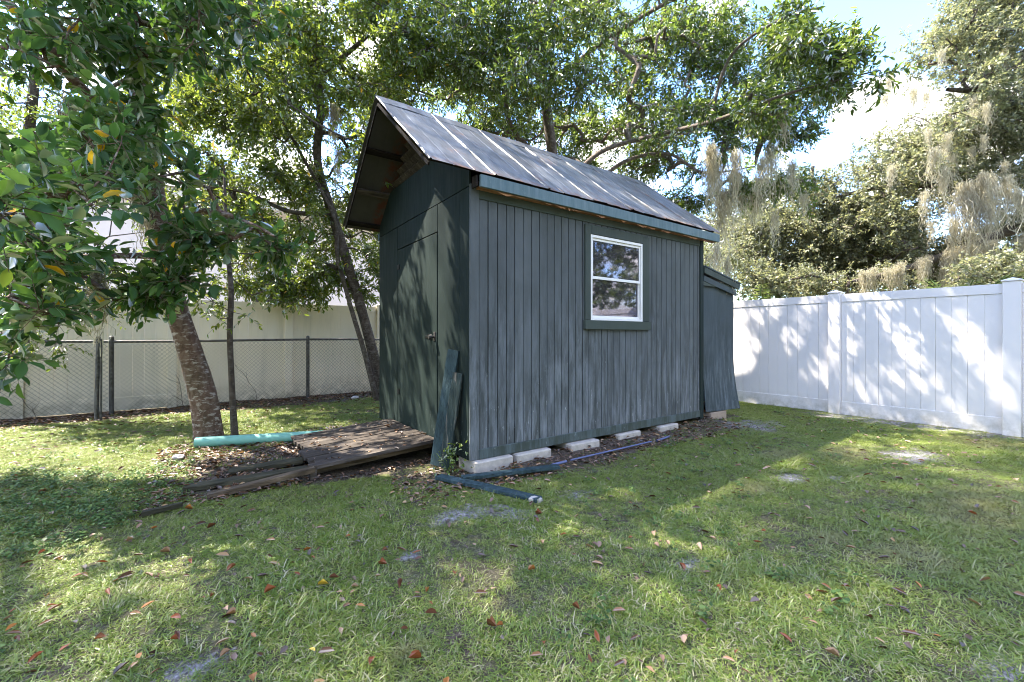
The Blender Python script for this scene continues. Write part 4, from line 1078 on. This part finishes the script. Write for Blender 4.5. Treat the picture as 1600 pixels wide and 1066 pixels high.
# unseen tall tree added beyond the cream fence to block sun on the lawn
tT = [np.array([-9.0, 8.6, -.05]), np.array([-9.0, 8.6, 3]), np.array([-8.8, 8.3, 6.5]), np.array([-8.2, 7.6, 10.]), np.array([-8.0, 7.2, 14.5]), np.array([-7.6, 6.9, 17.8])]
limbsT = [(tT, [.34, .30, .26, .20, .13, .05]), ([np.array([-8.4, 7.8, 11.5]), np.array([-6.8, 7.4, 14.5]), np.array([-5., 6.8, 16.6]), np.array([-2.8, 6.2, 17.8])], [.14, .10, .06, .025]),
          ([np.array([-8.3, 7.7, 12.]), np.array([-9., 6.4, 15.]), np.array([-10., 5.2, 17.4])], [.12, .08, .03])]
cT = wblobs([((-7.9, 5.7, 17.9), (6.4, 2.6, 1.3), 560)])
make_tree('added_shade_tree', 'unseen tall tree beyond the cream fence, added so its high crown shades the lawn', limbsT, cT, 66, 1.0, .115, .5, 'quad', M['leafD'], M['barkC'], .1, 6, 58, .006)
# live oak beyond the white fence
tE = [W(1760, 800, 13), W(1750, 500, 13), W(1735, 350, 13), W(1720, 200, 12.8), W(1700, 20, 12.5), W(1650, -200, 12.2)]
tE[0][2] = -.05
limbsE = [(tE, [.5, .42, .36, .30, .22, .10]),
          ([W(1740, 380, 13), W(1660, 345, 12.6), W(1570, 362, 12.2), W(1490, 395, 11.8), W(1400, 425, 11.5), W(1330, 440, 11.3)], [.22, .18, .15, .12, .08, .04]),
          ([W(1730, 280, 12.9), W(1640, 190, 12.5), W(1560, 150, 12.2), W(1480, 140, 12.0)], [.16, .12, .09, .05]),
          ([W(1660, 345, 12.6), W(1560, 300, 12.6), W(1440, 290, 12.8), W(1340, 300, 13.0), W(1250, 330, 13.4)], [.12, .10, .08, .06, .03])]
cE = blobs([(1560, 90, 12.6, 120, 120, 1.8, 399), (1520, 230, 12.5, 110, 90, 1.6, 323), (1420, 300, 12.8, 100, 90, 1.6, 285), (1590, 340, 12.4, 70, 50, 1.0, 65), (1690, 150, 12.5, 90, 180, 1.5, 228), (1330, 350, 13.4, 90, 60, 1.2, 209),
            (1580, 400, 13.2, 110, 45, .8, 110), (1460, 415, 13.2, 100, 35, .8, 80), (1590, -60, 12.5, 120, 80, 1.5, 133), (1440, 385, 12.6, 100, 30, 1.0, 76), (1290, 290, 13.3, 60, 30, .8, 65), (1560, 15, 12.2, 60, 40, .8, 76)])
make_tree('live_oak', 'big moss-hung live oak beyond the white fence at right', limbsE, cE, 85, .42, .10, .50, 'quad', M['leafE'], M['barkC'], .1, 6, 61, .006)
# paler oak further left beyond the fence
tH = [W(1230, 800, 15), W(1235, 500, 15), W(1250, 420, 14.8), W(1260, 330, 14.6), W(1270, 260, 14.5)]; tH[0][2] = -.05
cH = blobs([(1200, 400, 13.6, 110, 60, .8, 150), (1330, 380, 14.0, 110, 60, .8, 130), (1430, 420, 13.6, 90, 40, .6, 80), (1240, 380, 14.5, 110, 70, 1.6, 342), (1350, 410, 14.5, 90, 45, 1.3, 180), (1200, 310, 14.8, 70, 70, 1.2, 108), (1290, 430, 14, 90, 30, 1.0, 108), (1120, 360, 15.5, 60, 60, 1.2, 90)])
make_tree('pale_oak', 'pale sunlit bushy oak rising behind the first panels of the white fence', [(tH, [.20, .17, .14, .10, .05]), ([W(1250, 420, 14.8), W(1330, 400, 14.5), W(1400, 420, 14.2)], [.1, .07, .03])], cH, 80, .50, .10, .5, 'quad', M['leafE'], M['barkC'], .1, 6, 71, .006)

# palm-like clumps and shrubs behind the white fence
def frond_clump(name, lab, base, n_, L, seed, mat, cat='palm'):
    rs = np.random.RandomState(seed); P = []; A = []; N_ = []; LL = []; V = []; ta = []; tb = []
    for i in range(n_):
        az = rs.uniform(0, 6.28); el = rs.uniform(.5, 1.4); d = np.array([math.cos(az) * math.cos(el), math.sin(az) * math.cos(el), math.sin(el)]); p = np.array(base, float); Lf = L * rs.uniform(.7, 1.2); st = 12
        for s_ in range(st):
            d = nrmz(d + np.array([0, 0, -.10])); q = p + d * Lf / st; ta.append(p); tb.append(q); p = q
            sdv = nrmz(np.cross(d, [0, 0, 1]))
            if s_ > 2:
                for sg in (1, -1):
                    for h in (0, .5):
                        P.append(p + d * Lf / st * h); A.append(sdv * sg + d * .7 + np.array([0, 0, -.35]) + rs.normal(0, .1, 3)); N_.append(np.cross(d, sdv * sg) * sg + rs.normal(0, .2, 3)); LL.append(.30 * (1 - abs(s_ / st - .5)) * rs.uniform(.8, 1.2))
    root = empty(name, (base[0], base[1], 0), lab, cat)
    LL = np.array(LL); a = link('fronds', leaves_mesh('fronds', np.array(P), np.array(A), np.array(N_), LL, LL * .10, rs.rand(len(LL)), 'quad', mat)); a['kind'] = 'stuff'
    b = tubes('stems', np.array(ta), np.array(tb), np.full(len(ta), .012), np.full(len(ta), .010), mat, None, 4)
    for o in (a, b): o.parent = root; o.matrix_parent_inverse = Matrix.Translation((-base[0], -base[1], 0))
for i, (px, Z, h, lab) in enumerate([(1185, 11.5, 1.2, 'bright green palm clump behind the fence next to the lean-to box'), (1240, 12, 1.0, 'lower palm clump behind the fence left of its first post'), (1500, 9.5, 1.3, 'yellow-green palm fronds behind the fence under the oak limb')]):
    p = W(px, 525, Z); p[2] = h; frond_clump('palm_clump', lab, p, 26, 1.5, 80 + i, M['leafP'])
def shrub(name, lab, lst, per, spread, ll, mat, seed, base, bm_='barkC', wr=.5):
    b = np.array(base); t = [b.copy(), b + [0, 0, .5], b + [.05, .03, 1.2]]
    return make_tree(name, lab, [(t, [.05, .04, .02])], blobs(lst), per, spread, ll, wr, 'quad', mat, M[bm_], .15, 5, seed, .005, flare=0)
p = W(1560, 525, 9.5); p[2] = -.05
r_ = shrub('hedge_shrub', 'yellow-green shrub behind the right end of the white fence', [(1560, 430, 9.6, 90, 35, .6, 80)], 70, .4, .08, M['leafE'], 90, p); r_['category'] = 'shrub'
p = W(1380, 525, 11.5); p[2] = -.05
r_ = shrub('hedge_shrub', 'dark shrub in the shade behind the middle of the white fence', [(1380, 445, 11.5, 120, 30, .6, 60), (1250, 445, 11.5, 90, 30, .5, 60), (1175, 425, 11.6, 60, 40, .5, 60)], 70, .45, .08, M['leafE'], 91, p); r_['category'] = 'shrub'

# far tree line closing the view behind fences and house
rs = np.random.RandomState(5); C_ = []
for i in range(1900):
    a = rs.uniform(-math.pi, math.pi) if i < 1400 else rs.uniform(1.2, 4.4); R_ = rs.uniform(26, 34) if -1.9 < a < 1.2 else rs.uniform(13, 19); h = rs.uniform(0, 1) ** .8 * (8 + 2.5 * math.sin(a * 5) + 1.5 * math.sin(a * 13))
    d = FWD * math.cos(a) + RGT * math.sin(a); C_.append(CAM * [1, 1, 0] + d * R_ + [0, 0, h + .3])
C_ = np.array(C_); LP, LA, LN, LL, LW, ti, _, _ = foliage(C_, nrmz(rs.normal(0, 1, C_.shape)), 90, 1.3, .26, .6, 'quad', None, .1, 6, seed=7)
tl = link('far_treeline', leaves_mesh('far_treeline', LP, LA, LN, LL, LW, ti, 'quad', M['leafD'])); tag(tl, 'distant wood of dark evergreens beyond the fences', 'treeline', None, 'stuff')

# ------------------------------------------------------------------ spanish moss
def moss(name, lab, clumps, seed):
    rs = np.random.RandomState(seed); V = []; T_ = []; tn_ = []
    for (p, Lm, wd, ns) in clumps:
        p = np.array(p, float)
        st = 13; nsn = int(ns * .85)
        x0 = rs.normal(0, wd * .5, (nsn, 2)); ln = Lm * rs.uniform(.25, 1.0, nsn) * np.exp(-.5 * (np.linalg.norm(x0, axis=1) / wd) ** 2); cur = np.stack([p[0] + x0[:, 0], p[1] + x0[:, 1], p[2] + rs.uniform(-.12, .04, nsn)], -1)
        dirr = rs.normal(0, .35, (nsn, 3)); tt = rs.rand(nsn)
        for s_ in range(st):
            dirr = dirr * .25 + rs.normal(0, .62, (nsn, 3)); d = dirr + np.array([0, 0, -1]); nx = cur + d * (ln / st)[:, None]; nx[:, :2] += (p[:2] - nx[:, :2]) * .11
            w_ = rs.normal(0, 1, (nsn, 3)); w_[:, 2] *= .3; w_ = nrmz(w_) * (.0023 * rs.uniform(.6, 1.6, nsn))[:, None] * (1 + Lm * .5); b = len(V) and sum(len(v) for v in V)
            V.append(np.stack([cur - w_, cur + w_, nx + w_, nx - w_], 1).reshape(-1, 3)); T_.append((np.arange(nsn) * 4)[:, None] + np.array([0, 1, 2, 3]) + b); tn_.append(np.repeat(tt, 4)); cur = nx
    o = link(name, mesh_np(name, np.concatenate(V), np.concatenate(T_), None, {'tint': np.concatenate(tn_)}, False, M['moss'])); return tag(o, lab, 'spanish moss', None, 'stuff')
def mc(px, py, Z, hpx, wpx, k): return (W(px, py, Z), hpx / F * Z, wpx / F * Z, k)
moss('hanging_moss', 'grey-tan spanish moss hanging among the leaves of the leaning tree', [mc(40, 400, 3.4, 130, 18, 200), mc(152, 420, 3.6, 110, 9, 150), mc(15, 250, 3.7, 130, 14, 120), mc(108, 150, 4.0, 80, 12, 110), mc(95, 215, 4.1, 70, 16, 80), mc(230, 200, 4.4, 90, 12, 90), mc(230, 330, 4.5, 80, 10, 80), mc(348, 0, 4.2, 50, 5, 60), mc(215, 280, 4.4, 60, 14, 80), mc(200, 30, 4.4, 90, 12, 90)], 1)
moss('hanging_moss', 'spanish moss hanging on the grey twin-stemmed tree', [mc(522, 165, 7.2, 90, 8, 140), mc(528, 230, 7.2, 70, 6, 90), mc(490, 260, 7.5, 50, 8, 60), mc(600, 130, 7.2, 50, 8, 50)], 2)
moss('hanging_moss', 'long spanish moss curtains hanging near the far end of the shed roof', [mc(1117, 240, 9.2, 130, 8, 240), mc(1112, 225, 7.9, 110, 8, 200), mc(1150, 235, 8.0, 90, 9, 160), mc(1190, 245, 8.2, 80, 9, 130), mc(1238, 250, 9.0, 70, 9, 110), mc(1128, 300, 9.2, 130, 5, 140), mc(1150, 270, 9.3, 110, 10, 200), mc(1180, 290, 9.3, 80, 9, 120), mc(1204, 220, 9.0, 110, 6, 140), mc(1222, 160, 6.8, 80, 6, 90), mc(1165, 150, 8.8, 80, 9, 100), mc(1255, 300, 9.3, 50, 8, 70), mc(1120, 380, 7.2, 90, 4, 90), mc(1136, 400, 6.4, 75, 3, 70), mc(1210, 330, 9.3, 60, 7, 80)], 3)
rs = np.random.RandomState(8); cl_ = [mc(1508, 285, 10.9, 140, 9, 200), mc(1524, 300, 10.9, 110, 8, 150), mc(1538, 270, 10.8, 150, 9, 180), mc(1556, 290, 10.9, 80, 8, 120), mc(1574, 275, 10.9, 100, 9, 140), mc(1592, 300, 10.9, 60, 10, 110), mc(1460, 230, 10.9, 70, 9, 130), mc(1475, 260, 10.9, 60, 10, 130), mc(1444, 300, 10.9, 60, 8, 100), mc(1490, 340, 10.9, 90, 7, 120)]
for i in range(40): 
    a = rs.rand(); cl_.append(mc(1340 + a * 330, 428 - a * 75 + rs.uniform(-6, 6), 10.9 + a * .4, rs.uniform(30, 75), 8, 130))
for i in range(34): cl_.append(mc(rs.uniform(1380, 1640), rs.uniform(60, 360), rs.uniform(10.7, 11.4), rs.uniform(25, 60), 8, 110))
moss('hanging_moss', 'pale spanish moss hanging thickly from the big live oak', cl_, 4)
# dry vine tangle hanging in the leaning tree
rs = np.random.RandomState(15); ta = []; tb = []
for i in range(14):
    p = W(175 + rs.uniform(-8, 8), 272 + rs.uniform(-10, 10), 3.6); d = np.array([rs.normal(0, .3), rs.normal(0, .3), -1.0])
    for s_ in range(12):
        d = nrmz(d + rs.normal(0, .55, 3) + np.array([.08, 0, -.25])); q = p + d * .045; ta.append(p); tb.append(q); p = q
vt = tubes('dry_vine', np.array(ta), np.array(tb), np.full(len(ta), .0032), np.full(len(ta), .0030), M['barkD'], None, 4); tag(vt, 'tangle of pale dry vine dangling inside the leaning tree', 'vine')

rs = np.random.RandomState(25); ta = []; tb = []
for (x0_, L_) in ((-5.7, 1.2), (-5.2, 1.0), (-4.6, 1.25), (-3.9, .9), (-6.6, .7), (-2.2, .6), (-1.2, 1.0), (-7.2, .5)):
    p = np.array([x0_, 5.66, .0]); d = np.array([rs.normal(0, .2), 0, 1.0]); k_ = int(L_ / .07)
    for s_ in range(k_):
        d = nrmz(d + np.array([rs.normal(0, .22), 0, .08])); q = p + d * .07; ta.append(p); tb.append(q); p = q
        if rs.rand() < .12: q2 = p + np.array([rs.normal(0, .12), -.01, .1]); ta.append(p); tb.append(q2)
vt = tubes('climbing_stems', np.array(ta), np.array(tb), np.full(len(ta), .0038), np.full(len(ta), .0034), M['barkC'], None, 4); tag(vt, 'thin bare vine stems climbing the chain-link fence at left', 'vine', None, 'stuff')
# ------------------------------------------------------------------ lawn
def bladetuft(rs, n_, rad, lmin, lmax, w, flat_):
    V = []; Tq = []; tt = []
    for i in range(n_):
        a = rs.uniform(0, 6.28); r_ = rad * math.sqrt(rs.rand()); p = np.array([r_ * math.cos(a), r_ * math.sin(a), -.004]); b = rs.uniform(0, 6.28); L = rs.uniform(lmin, lmax)
        d = np.array([math.cos(b), math.sin(b), rs.uniform(.25, 1.5)]); d /= np.linalg.norm(d); sd_ = np.array([-math.sin(b), math.cos(b), rs.uniform(-.4, .4)]); sd_ /= np.linalg.norm(sd_); k = len(V); t = rs.rand(); w0 = w * rs.uniform(.7, 1.3)
        for s_ in range(3):
            ww = w0 * (.75, 1.0, .65)[s_] / 2; V += [p - sd_ * ww, p + sd_ * ww]; tt += [t, t]
            p = p + d * L / 3; d = d + np.array([0, 0, -flat_ * rs.uniform(.5, 1.3)]); d /= np.linalg.norm(d)
            if p[2] < .003: p[2] = .003; d[2] = abs(d[2]) * .2
        V.append(p); tt.append(t); Tq += [(k, k + 1, k + 3, k + 2), (k + 2, k + 3, k + 5, k + 4), (k + 4, k + 5, k + 6)]
    return V, Tq, tt
def cloverpatch(rs, n_, rad, size):
    V = []; Tq = []; tt = []
    for i in range(n_):
        a = rs.uniform(0, 6.28); r_ = rad * math.sqrt(rs.rand()); c = np.array([r_ * math.cos(a), r_ * math.sin(a), rs.uniform(.012, .05)]); nrm = nrmz(np.array([rs.normal(0, .45), rs.normal(0, .45), 1])); u = nrmz(np.cross(nrm, [math.cos(a), math.sin(a), .1])); v = np.cross(nrm, u); k = len(V); t = rs.rand(); s_ = size * rs.uniform(.6, 1.3)
        for j in range(6): an = j * math.pi / 3; V.append(c + (u * math.cos(an) * (1.3 if j == 0 else 1) + v * math.sin(an) * .75) * s_); tt.append(t)
        Tq += [(k, k + 1, k + 2, k + 3), (k, k + 3, k + 4, k + 5)]
    return V, Tq, tt
def scatter_obj(name, templates, pts, tid, rotz, scl, mat, lab, cat):
    V = []; Fs = []; tt = []; kk = []
    for i, (v, f, t) in enumerate(templates):
        b = len(V); V += [tuple(q) for q in v]; Fs += [tuple(x + b for x in g) for g in f]; tt += list(t); kk += [-(i + 1)] * len(v)
    nT = len(V); V += [tuple(p) for p in pts]
    me = bpy.data.meshes.new(name); me.from_pydata(V, [], Fs); me.update(); me.materials.append(mat)
    def at(nm, typ, arr, key='value'):
        a = me.attributes.new(nm, typ, 'POINT'); a.data.foreach_set(key, arr)
    at('tint', 'FLOAT', np.concatenate([tt, np.zeros(len(pts))]).astype(np.float32))
    at('kid', 'INT', np.concatenate([kk, tid]).astype(np.int32))
    at('rz', 'FLOAT', np.concatenate([np.zeros(nT), rotz]).astype(np.float32)); at('scl', 'FLOAT', np.concatenate([np.ones(nT), scl]).astype(np.float32))
    o = link(name, me); tag(o, lab, cat, None, 'stuff')
    ng = bpy.data.node_groups.new(name + '_scatter', 'GeometryNodeTree')
    ng.interface.new_socket('Geometry', in_out='INPUT', socket_type='NodeSocketGeometry'); ng.interface.new_socket('Geometry', in_out='OUTPUT', socket_type='NodeSocketGeometry')
    N_ = ng.nodes; Lk = ng.links; gi = N_.new('NodeGroupInput'); go = N_.new('NodeGroupOutput'); join = N_.new('GeometryNodeJoinGeometry')
    def named(nm, typ):
        a = N_.new('GeometryNodeInputNamedAttribute'); a.data_type = typ; a.inputs[0].default_value = nm; return a.outputs[0]
    kid = named('kid', 'INT'); rzs = named('rz', 'FLOAT'); scs = named('scl', 'FLOAT'); cx = N_.new('ShaderNodeCombineXYZ'); Lk.new(rzs, cx.inputs[2])
    def sel(val):
        c = N_.new('FunctionNodeCompare'); c.data_type = 'INT'; c.operation = 'EQUAL'
        ins = [s for s in c.inputs if s.type == 'INT']; Lk.new(kid, ins[0]); ins[1].default_value = val
        s = N_.new('GeometryNodeSeparateGeometry'); s.domain = 'POINT'; Lk.new(gi.outputs[0], s.inputs[0]); Lk.new(c.outputs[0], s.inputs[1]); return s.outputs[0]
    for i in range(len(templates)):
        io = N_.new('GeometryNodeInstanceOnPoints'); Lk.new(sel(i + 1), io.inputs['Points']); Lk.new(sel(-(i + 1)), io.inputs['Instance']); Lk.new(cx.outputs[0], io.inputs['Rotation']); Lk.new(scs, io.inputs['Scale']); Lk.new(io.outputs[0], join.inputs[0])
    Lk.new(join.outputs[0], go.inputs[0]); md = o.modifiers.new('scatter', 'NODES'); md.node_group = ng
    return o
rs = np.random.RandomState(101)
x = rs.uniform(-8.5, 6.02, 270000); y = rs.uniform(-5.0, 5.75, 270000)
rel = np.stack([x, y], 1) - CAM[:2]; Z = rel @ FWD[:2]; X = rel @ RGT[:2]
ok = (Z > .7) & (np.abs(X) < Z * 1.45 + .8)
dens = np.clip(1.35 - Z * .055, .5, 1)
def ell(x, y, sp, grow_=1.0):
    nn = vnoise(x, y, 9, 5.0); m = np.zeros(len(x), bool)
    for (a, b, rx, ry) in sp: m |= np.sqrt(((x - a) / rx) ** 2 + ((y - b) / ry) ** 2) + (nn - .5) * 1.6 < grow_ * .9
    return m
ok &= ~((x > -.10) & (x < LX + .02) & (y > -.12) & (y < LY + .15)) & ~((x > 3.5) & (x < 4.7) & (y > -.05) & (y < 1.6))
ok &= ~((x > -1.30) & (x < .1) & (y > .45) & (y < 2.0))
bare = ell(x, y, SAND); ok &= ~(bare & (rs.rand(len(x)) < .72))
lit = ((y > 4.9 + .35 * vnoise(x, y, 12, 1.5)) & (x < 4)) | ((x > -2.0) & (x < 0) & (y > .62) & (y < 2.0)) | ((y > -.42) & (y < .0) & (x > -.2) & (x < 3.9)) | ((x > -.6) & (x < 0) & (y > -.1) & (y < .6))
ok &= ~(lit & (rs.rand(len(x)) < .90))
thin = vnoise(x, y, 21, 1.7) * .6 + vnoise(x, y, 22, 6) * .4; ok &= rs.rand(len(x)) < np.clip((thin - .12) * 3.2, .42, 1)
gcm = np.array(G(110, 775)); gd = ((x - gcm[0]) / 1.1) ** 2 + ((y - gcm[1]) / .9) ** 2 + (vnoise(x, y, 31, 2.5) - .5) * 1.2
ok &= ~((gd < .9) & (rs.rand(len(x)) < .30)); ok &= rs.rand(len(x)) < dens
x, y = x[ok], y[ok]
temps = [bladetuft(rs, 16, .045, .022, .056, .0034, .6) for _ in range(5)] + [bladetuft(rs, 11, .05, .035, .075, .0038, .45) for _ in range(3)] + [bladetuft(rs, 22, .05, .018, .036, .003, .7) for _ in range(3)]
tall = vnoise(x, y, 41, 2.2)
tid = rs.choice([1, 2, 3, 4, 5, 6, 7, 8, 9, 10, 11], len(x), p=[.11, .11, .11, .11, .11, .06, .06, .06, .09, .09, .09])
scatter_obj('lawn_grass', temps, np.stack([x, y, gh(x, y)], 1), tid, rs.uniform(0, 6.28, len(x)), (.65 + .55 * tall) * rs.uniform(.7, 1.2, len(x)), M['grass'], 'patchy green and straw-coloured lawn grass around the shed', 'grass')
# broad-leaved ground cover at left, thin elsewhere
x = np.concatenate([rs.uniform(-6.5, -1.5, 9000), rs.uniform(-8, 5.5, 1800)]); y = np.concatenate([rs.uniform(-3.5, 2.5, 9000), rs.uniform(-4.5, 4.8, 1800)])
gd = ((x - gcm[0]) / 1.3) ** 2 + ((y - gcm[1]) / 1.1) ** 2 + (vnoise(x, y, 31, 2.5) - .5) * 1.4
keep = (gd < .9) & (rs.rand(len(x)) < np.clip(.75 - gd * .5, .1, .6)); keep[9000:] = vnoise(x[9000:], y[9000:], 51, 1.2) > .55
keep &= ~((x > -2.0) & (x < 3.8) & (y > -.15) & (y < 2.6))
x, y = x[keep], y[keep]
tc = [cloverpatch(rs, 18, .055, .0095) for _ in range(5)]
scatter_obj('ground_cover', tc, np.stack([x, y, gh(x, y)], 1), rs.randint(1, 6, len(x)), rs.uniform(0, 6.28, len(x)), rs.uniform(.6, 1.2, len(x)), M['cover'], 'dark glossy ground cover of small leaves at the left of the lawn', 'ground cover')
# leaf litter
n1, n2, n3 = 9000, 3800, 1800
x = np.concatenate([rs.uniform(-8.5, 4.5, n1), rs.uniform(-2.3, .1, n2), rs.uniform(-.7, 4.0, n3), rs.uniform(-8, 5.5, 4200)]); y = np.concatenate([5.95 - np.abs(rs.normal(0, .55, n1)), rs.uniform(.5, 2.6, n2), rs.uniform(-.5, .3, n3), rs.uniform(-4.5, 4.8, 4200)])
zz2 = gh(x, y) + rs.uniform(.004, .03, len(x))
on = (x > -1.12) & (x < -.03) & (y > .62) & (y < 1.84); zz2[on] = .175 + .072 * x[on] / 1.14 + .006; kp = ~(on & (rs.rand(len(x)) < .90))
kp &= ~((x > -.02) & (x < LX) & (y > .02) & (y < LY)); kp &= ~((np.abs(y - 6.15) < .1))
x, y, zz2 = x[kp], y[kp], zz2[kp]; m_ = len(x); az = rs.uniform(0, 6.28, m_)
LL = rs.uniform(.022, .070, m_)
A = np.stack([np.cos(az), np.sin(az), rs.normal(0, .18, m_)], -1); N_ = np.stack([rs.normal(0, .4, m_), rs.normal(0, .4, m_), np.ones(m_)], -1)
lt = link('leaf_litter', leaves_mesh('leaf_litter', np.stack([x, y, zz2], -1), A, N_, LL, LL * .42, rs.rand(m_), 'fold', M['litter'])); tag(lt, 'brown dead leaf litter along the wire fence and around the ramp', 'leaf litter', None, 'stuff')
# individual bright fallen leaves on the lawn
spots = [(15, 965), (88, 955), (168, 930), (22, 1010), (222, 965), (268, 981), (280, 1014), (165, 1010), (218, 1044), (10, 997), (278, 1014), (354, 973), (393, 1000), (320, 948), (355, 905), (332, 945), (167, 881), (235, 830), (158, 845), (198, 848), (287, 829), (96, 877), (110, 781), (166, 796), (214, 826), (405, 836), (337, 826), (486, 867), (500, 865), (486, 880), (529, 910), (512, 920), (526, 931), (559, 923), (605, 868), (604, 889), (649, 881), (595, 906), (625, 925), (669, 930), (676, 952), (626, 987), (776, 985), (775, 987), (533, 996), (484, 1019), (585, 1028), (640, 1030), (645, 873), (711, 906), (719, 910), (847, 811), (838, 819), (876, 846), (845, 856), (826, 900), (775, 925), (665, 964), (1005, 894), (972, 951), (1190, 850), (1068, 1006), (1157, 851), (1120, 925), (1430, 913), (1525, 805), (1350, 803), (1290, 1024), (1330, 920), (1023, 1062), (1190, 832), (1062, 888), (1095, 934), (1040, 850), (982, 845), (700, 1062), (930, 997), (1400, 870), (395, 1062), (1148, 1030), (1470, 1000), (1218, 1000), (60, 870), (70, 940), (130, 900), (250, 905), (300, 890), (430, 930), (570, 955), (20, 745), (60, 770), (300, 800), (460, 905), (540, 850), (250, 870), (345, 1035), (110, 1020), (45, 1050), (850, 1010), (905, 960)]
fl = []
for v_ in range(4):
    rs2 = np.random.RandomState(v_); c_ = .18 + .16 * v_; 
    tv = np.array([(-.12, 0, .05), (.22, .36, c_ * .8), (.5, .44, c_), (.8, .28, c_ * .9), (1, 0, .10), (.8, -.28, c_ * .7), (.5, -.44, c_ * 1.1), (.22, -.30, c_ * .6), (.22, 0, .01), (.5, 0, .03), (.8, 0, .06)])
    fl.append(MB().add([(a * .085, b * .085 * .78, c * .085) for a, b, c in tv], [tuple(dict.fromkeys(int(q) for q in f)) for f in LEAF['fine'][1]]).mesh('fallen_leaf', M['fallen'], True))
r = random.Random(4)
LANDM = [('the splintered timber', 345, 775), ('the biggest sand patch', 735, 803), ('the broken board tip', 846, 783), ('the bottom-edge sand spot', 300, 1045),
         ('the bottom left corner', 10, 1060), ('the bottom right corner', 1590, 1060), ('the short rotten stick', 250, 795), ('the dark ground cover', 60, 790),
         ('the mid-lawn straw patch', 790, 940), ('mid bottom edge', 800, 1062), ('the left lawn edge', 5, 900), ('the small bare patch', 1080, 880),
         ('the sand near the fence', 1425, 712), ('the straw patch at right', 1420, 860), ('the tiny sand spot', 640, 868), ('the right picture edge', 1595, 860), ('the left lawn middle', 430, 920)]
LXY = [G(a, b)[:2] for _, a, b in LANDM]
ORD = ['nearest', 'second nearest', 'third nearest', 'fourth nearest', 'fifth nearest', 'sixth nearest', 'seventh nearest', 'eighth nearest', 'ninth nearest', 'tenth nearest']
cells = {}; fm = {}
for i, (px, py) in enumerate(spots):
    p = G(px, py); key = r.choices(['rust-red', 'orange', 'dark brown', 'pale tan', 'yellow'], [.32, .27, .25, .15, .01])[0]
    if (px, py) in ((484, 1019), (512, 920)): key = 'yellow'
    if (i % 4, key) not in fm: me = fl[i % 4].copy(); me.materials.clear(); me.materials.append(FALLM[key]); fm[(i % 4, key)] = me
    o = link('fallen_leaf', fm[(i % 4, key)], None, None, (p[0], p[1], float(gh(np.array([p[0]]), np.array([p[1]]))[0]) + .028), (r.uniform(-.4, .4), r.uniform(-.4, .4), r.uniform(0, 6.28)))
    s_ = r.uniform(.30, .58); o.scale = (s_, s_ * r.uniform(.55, .95), s_ * r.uniform(.6, 1.3))
    d_ = [float(np.hypot(*(p[:2] - q))) for q in LXY]; b_ = int(np.argmin(d_)); cells.setdefault((b_, key), []).append((d_[b_], o))
for (b_, key), lst in cells.items():
    for k_, (_, o) in enumerate(sorted(lst, key=lambda t: t[0])):
        tag(o, '%s fallen leaf on the grass, %s to %s' % (key, ORD[min(k_, 9)], LANDM[b_][0]), 'leaf', 'fallen leaves scattered on the lawn')
# weeds at the shed corner
rsw = np.random.RandomState(3); base = np.array([-.16, .05, .0])
P = base + rsw.normal(0, 1, (110, 3)) * [.07, .05, .0] + np.stack([np.zeros(110), np.zeros(110), rsw.uniform(.02, .26, 110)], -1); ll = rsw.uniform(.02, .045, 110)
wd_ = empty('corner_weed', tuple(base), 'small bright green weed sprouting at the foot of the near shed corner', 'weed')
o = link('leaves', leaves_mesh('leaves', P - base, rsw.normal(0, 1, (110, 3)), rsw.normal(0, .4, (110, 3)) + [0, 0, 1], ll, ll * .7, rsw.uniform(.4, .95, 110), 'fold', M['leafC']), None, wd_); o['kind'] = 'stuff'
for i in range(6):
    MB().cyl((rsw.normal(0, .02), rsw.normal(0, .02), 0), (rsw.normal(0, .06), rsw.normal(0, .05), .2), .002, .001, 5).obj('stem', M['leafP'], wd_)
# thing seen behind the window glass
ip = empty('stored_ladder', (1.62, .13, .17), 'pale ladder-like boards stored inside, seen dimly through the lower pane', 'boards')
board('rail', (-.4, .0, 1.52), (.95, .10, 1.12), .07, .03, M['int_item'], ip, seed=1); board('rail', (-.3, .15, 1.28), (.9, .2, 1.10), .06, .03, M['int_item'], ip, seed=2)
board('leg', (.9, .05, 0), (.95, .10, 1.13), .05, .03, M['int_item'], ip, up=(0, 1, 0), seed=3)
board('leg', (-.38, .02, 0), (-.4, .0, 1.5), .05, .03, M['int_item'], ip, up=(0, 1, 0), seed=5)
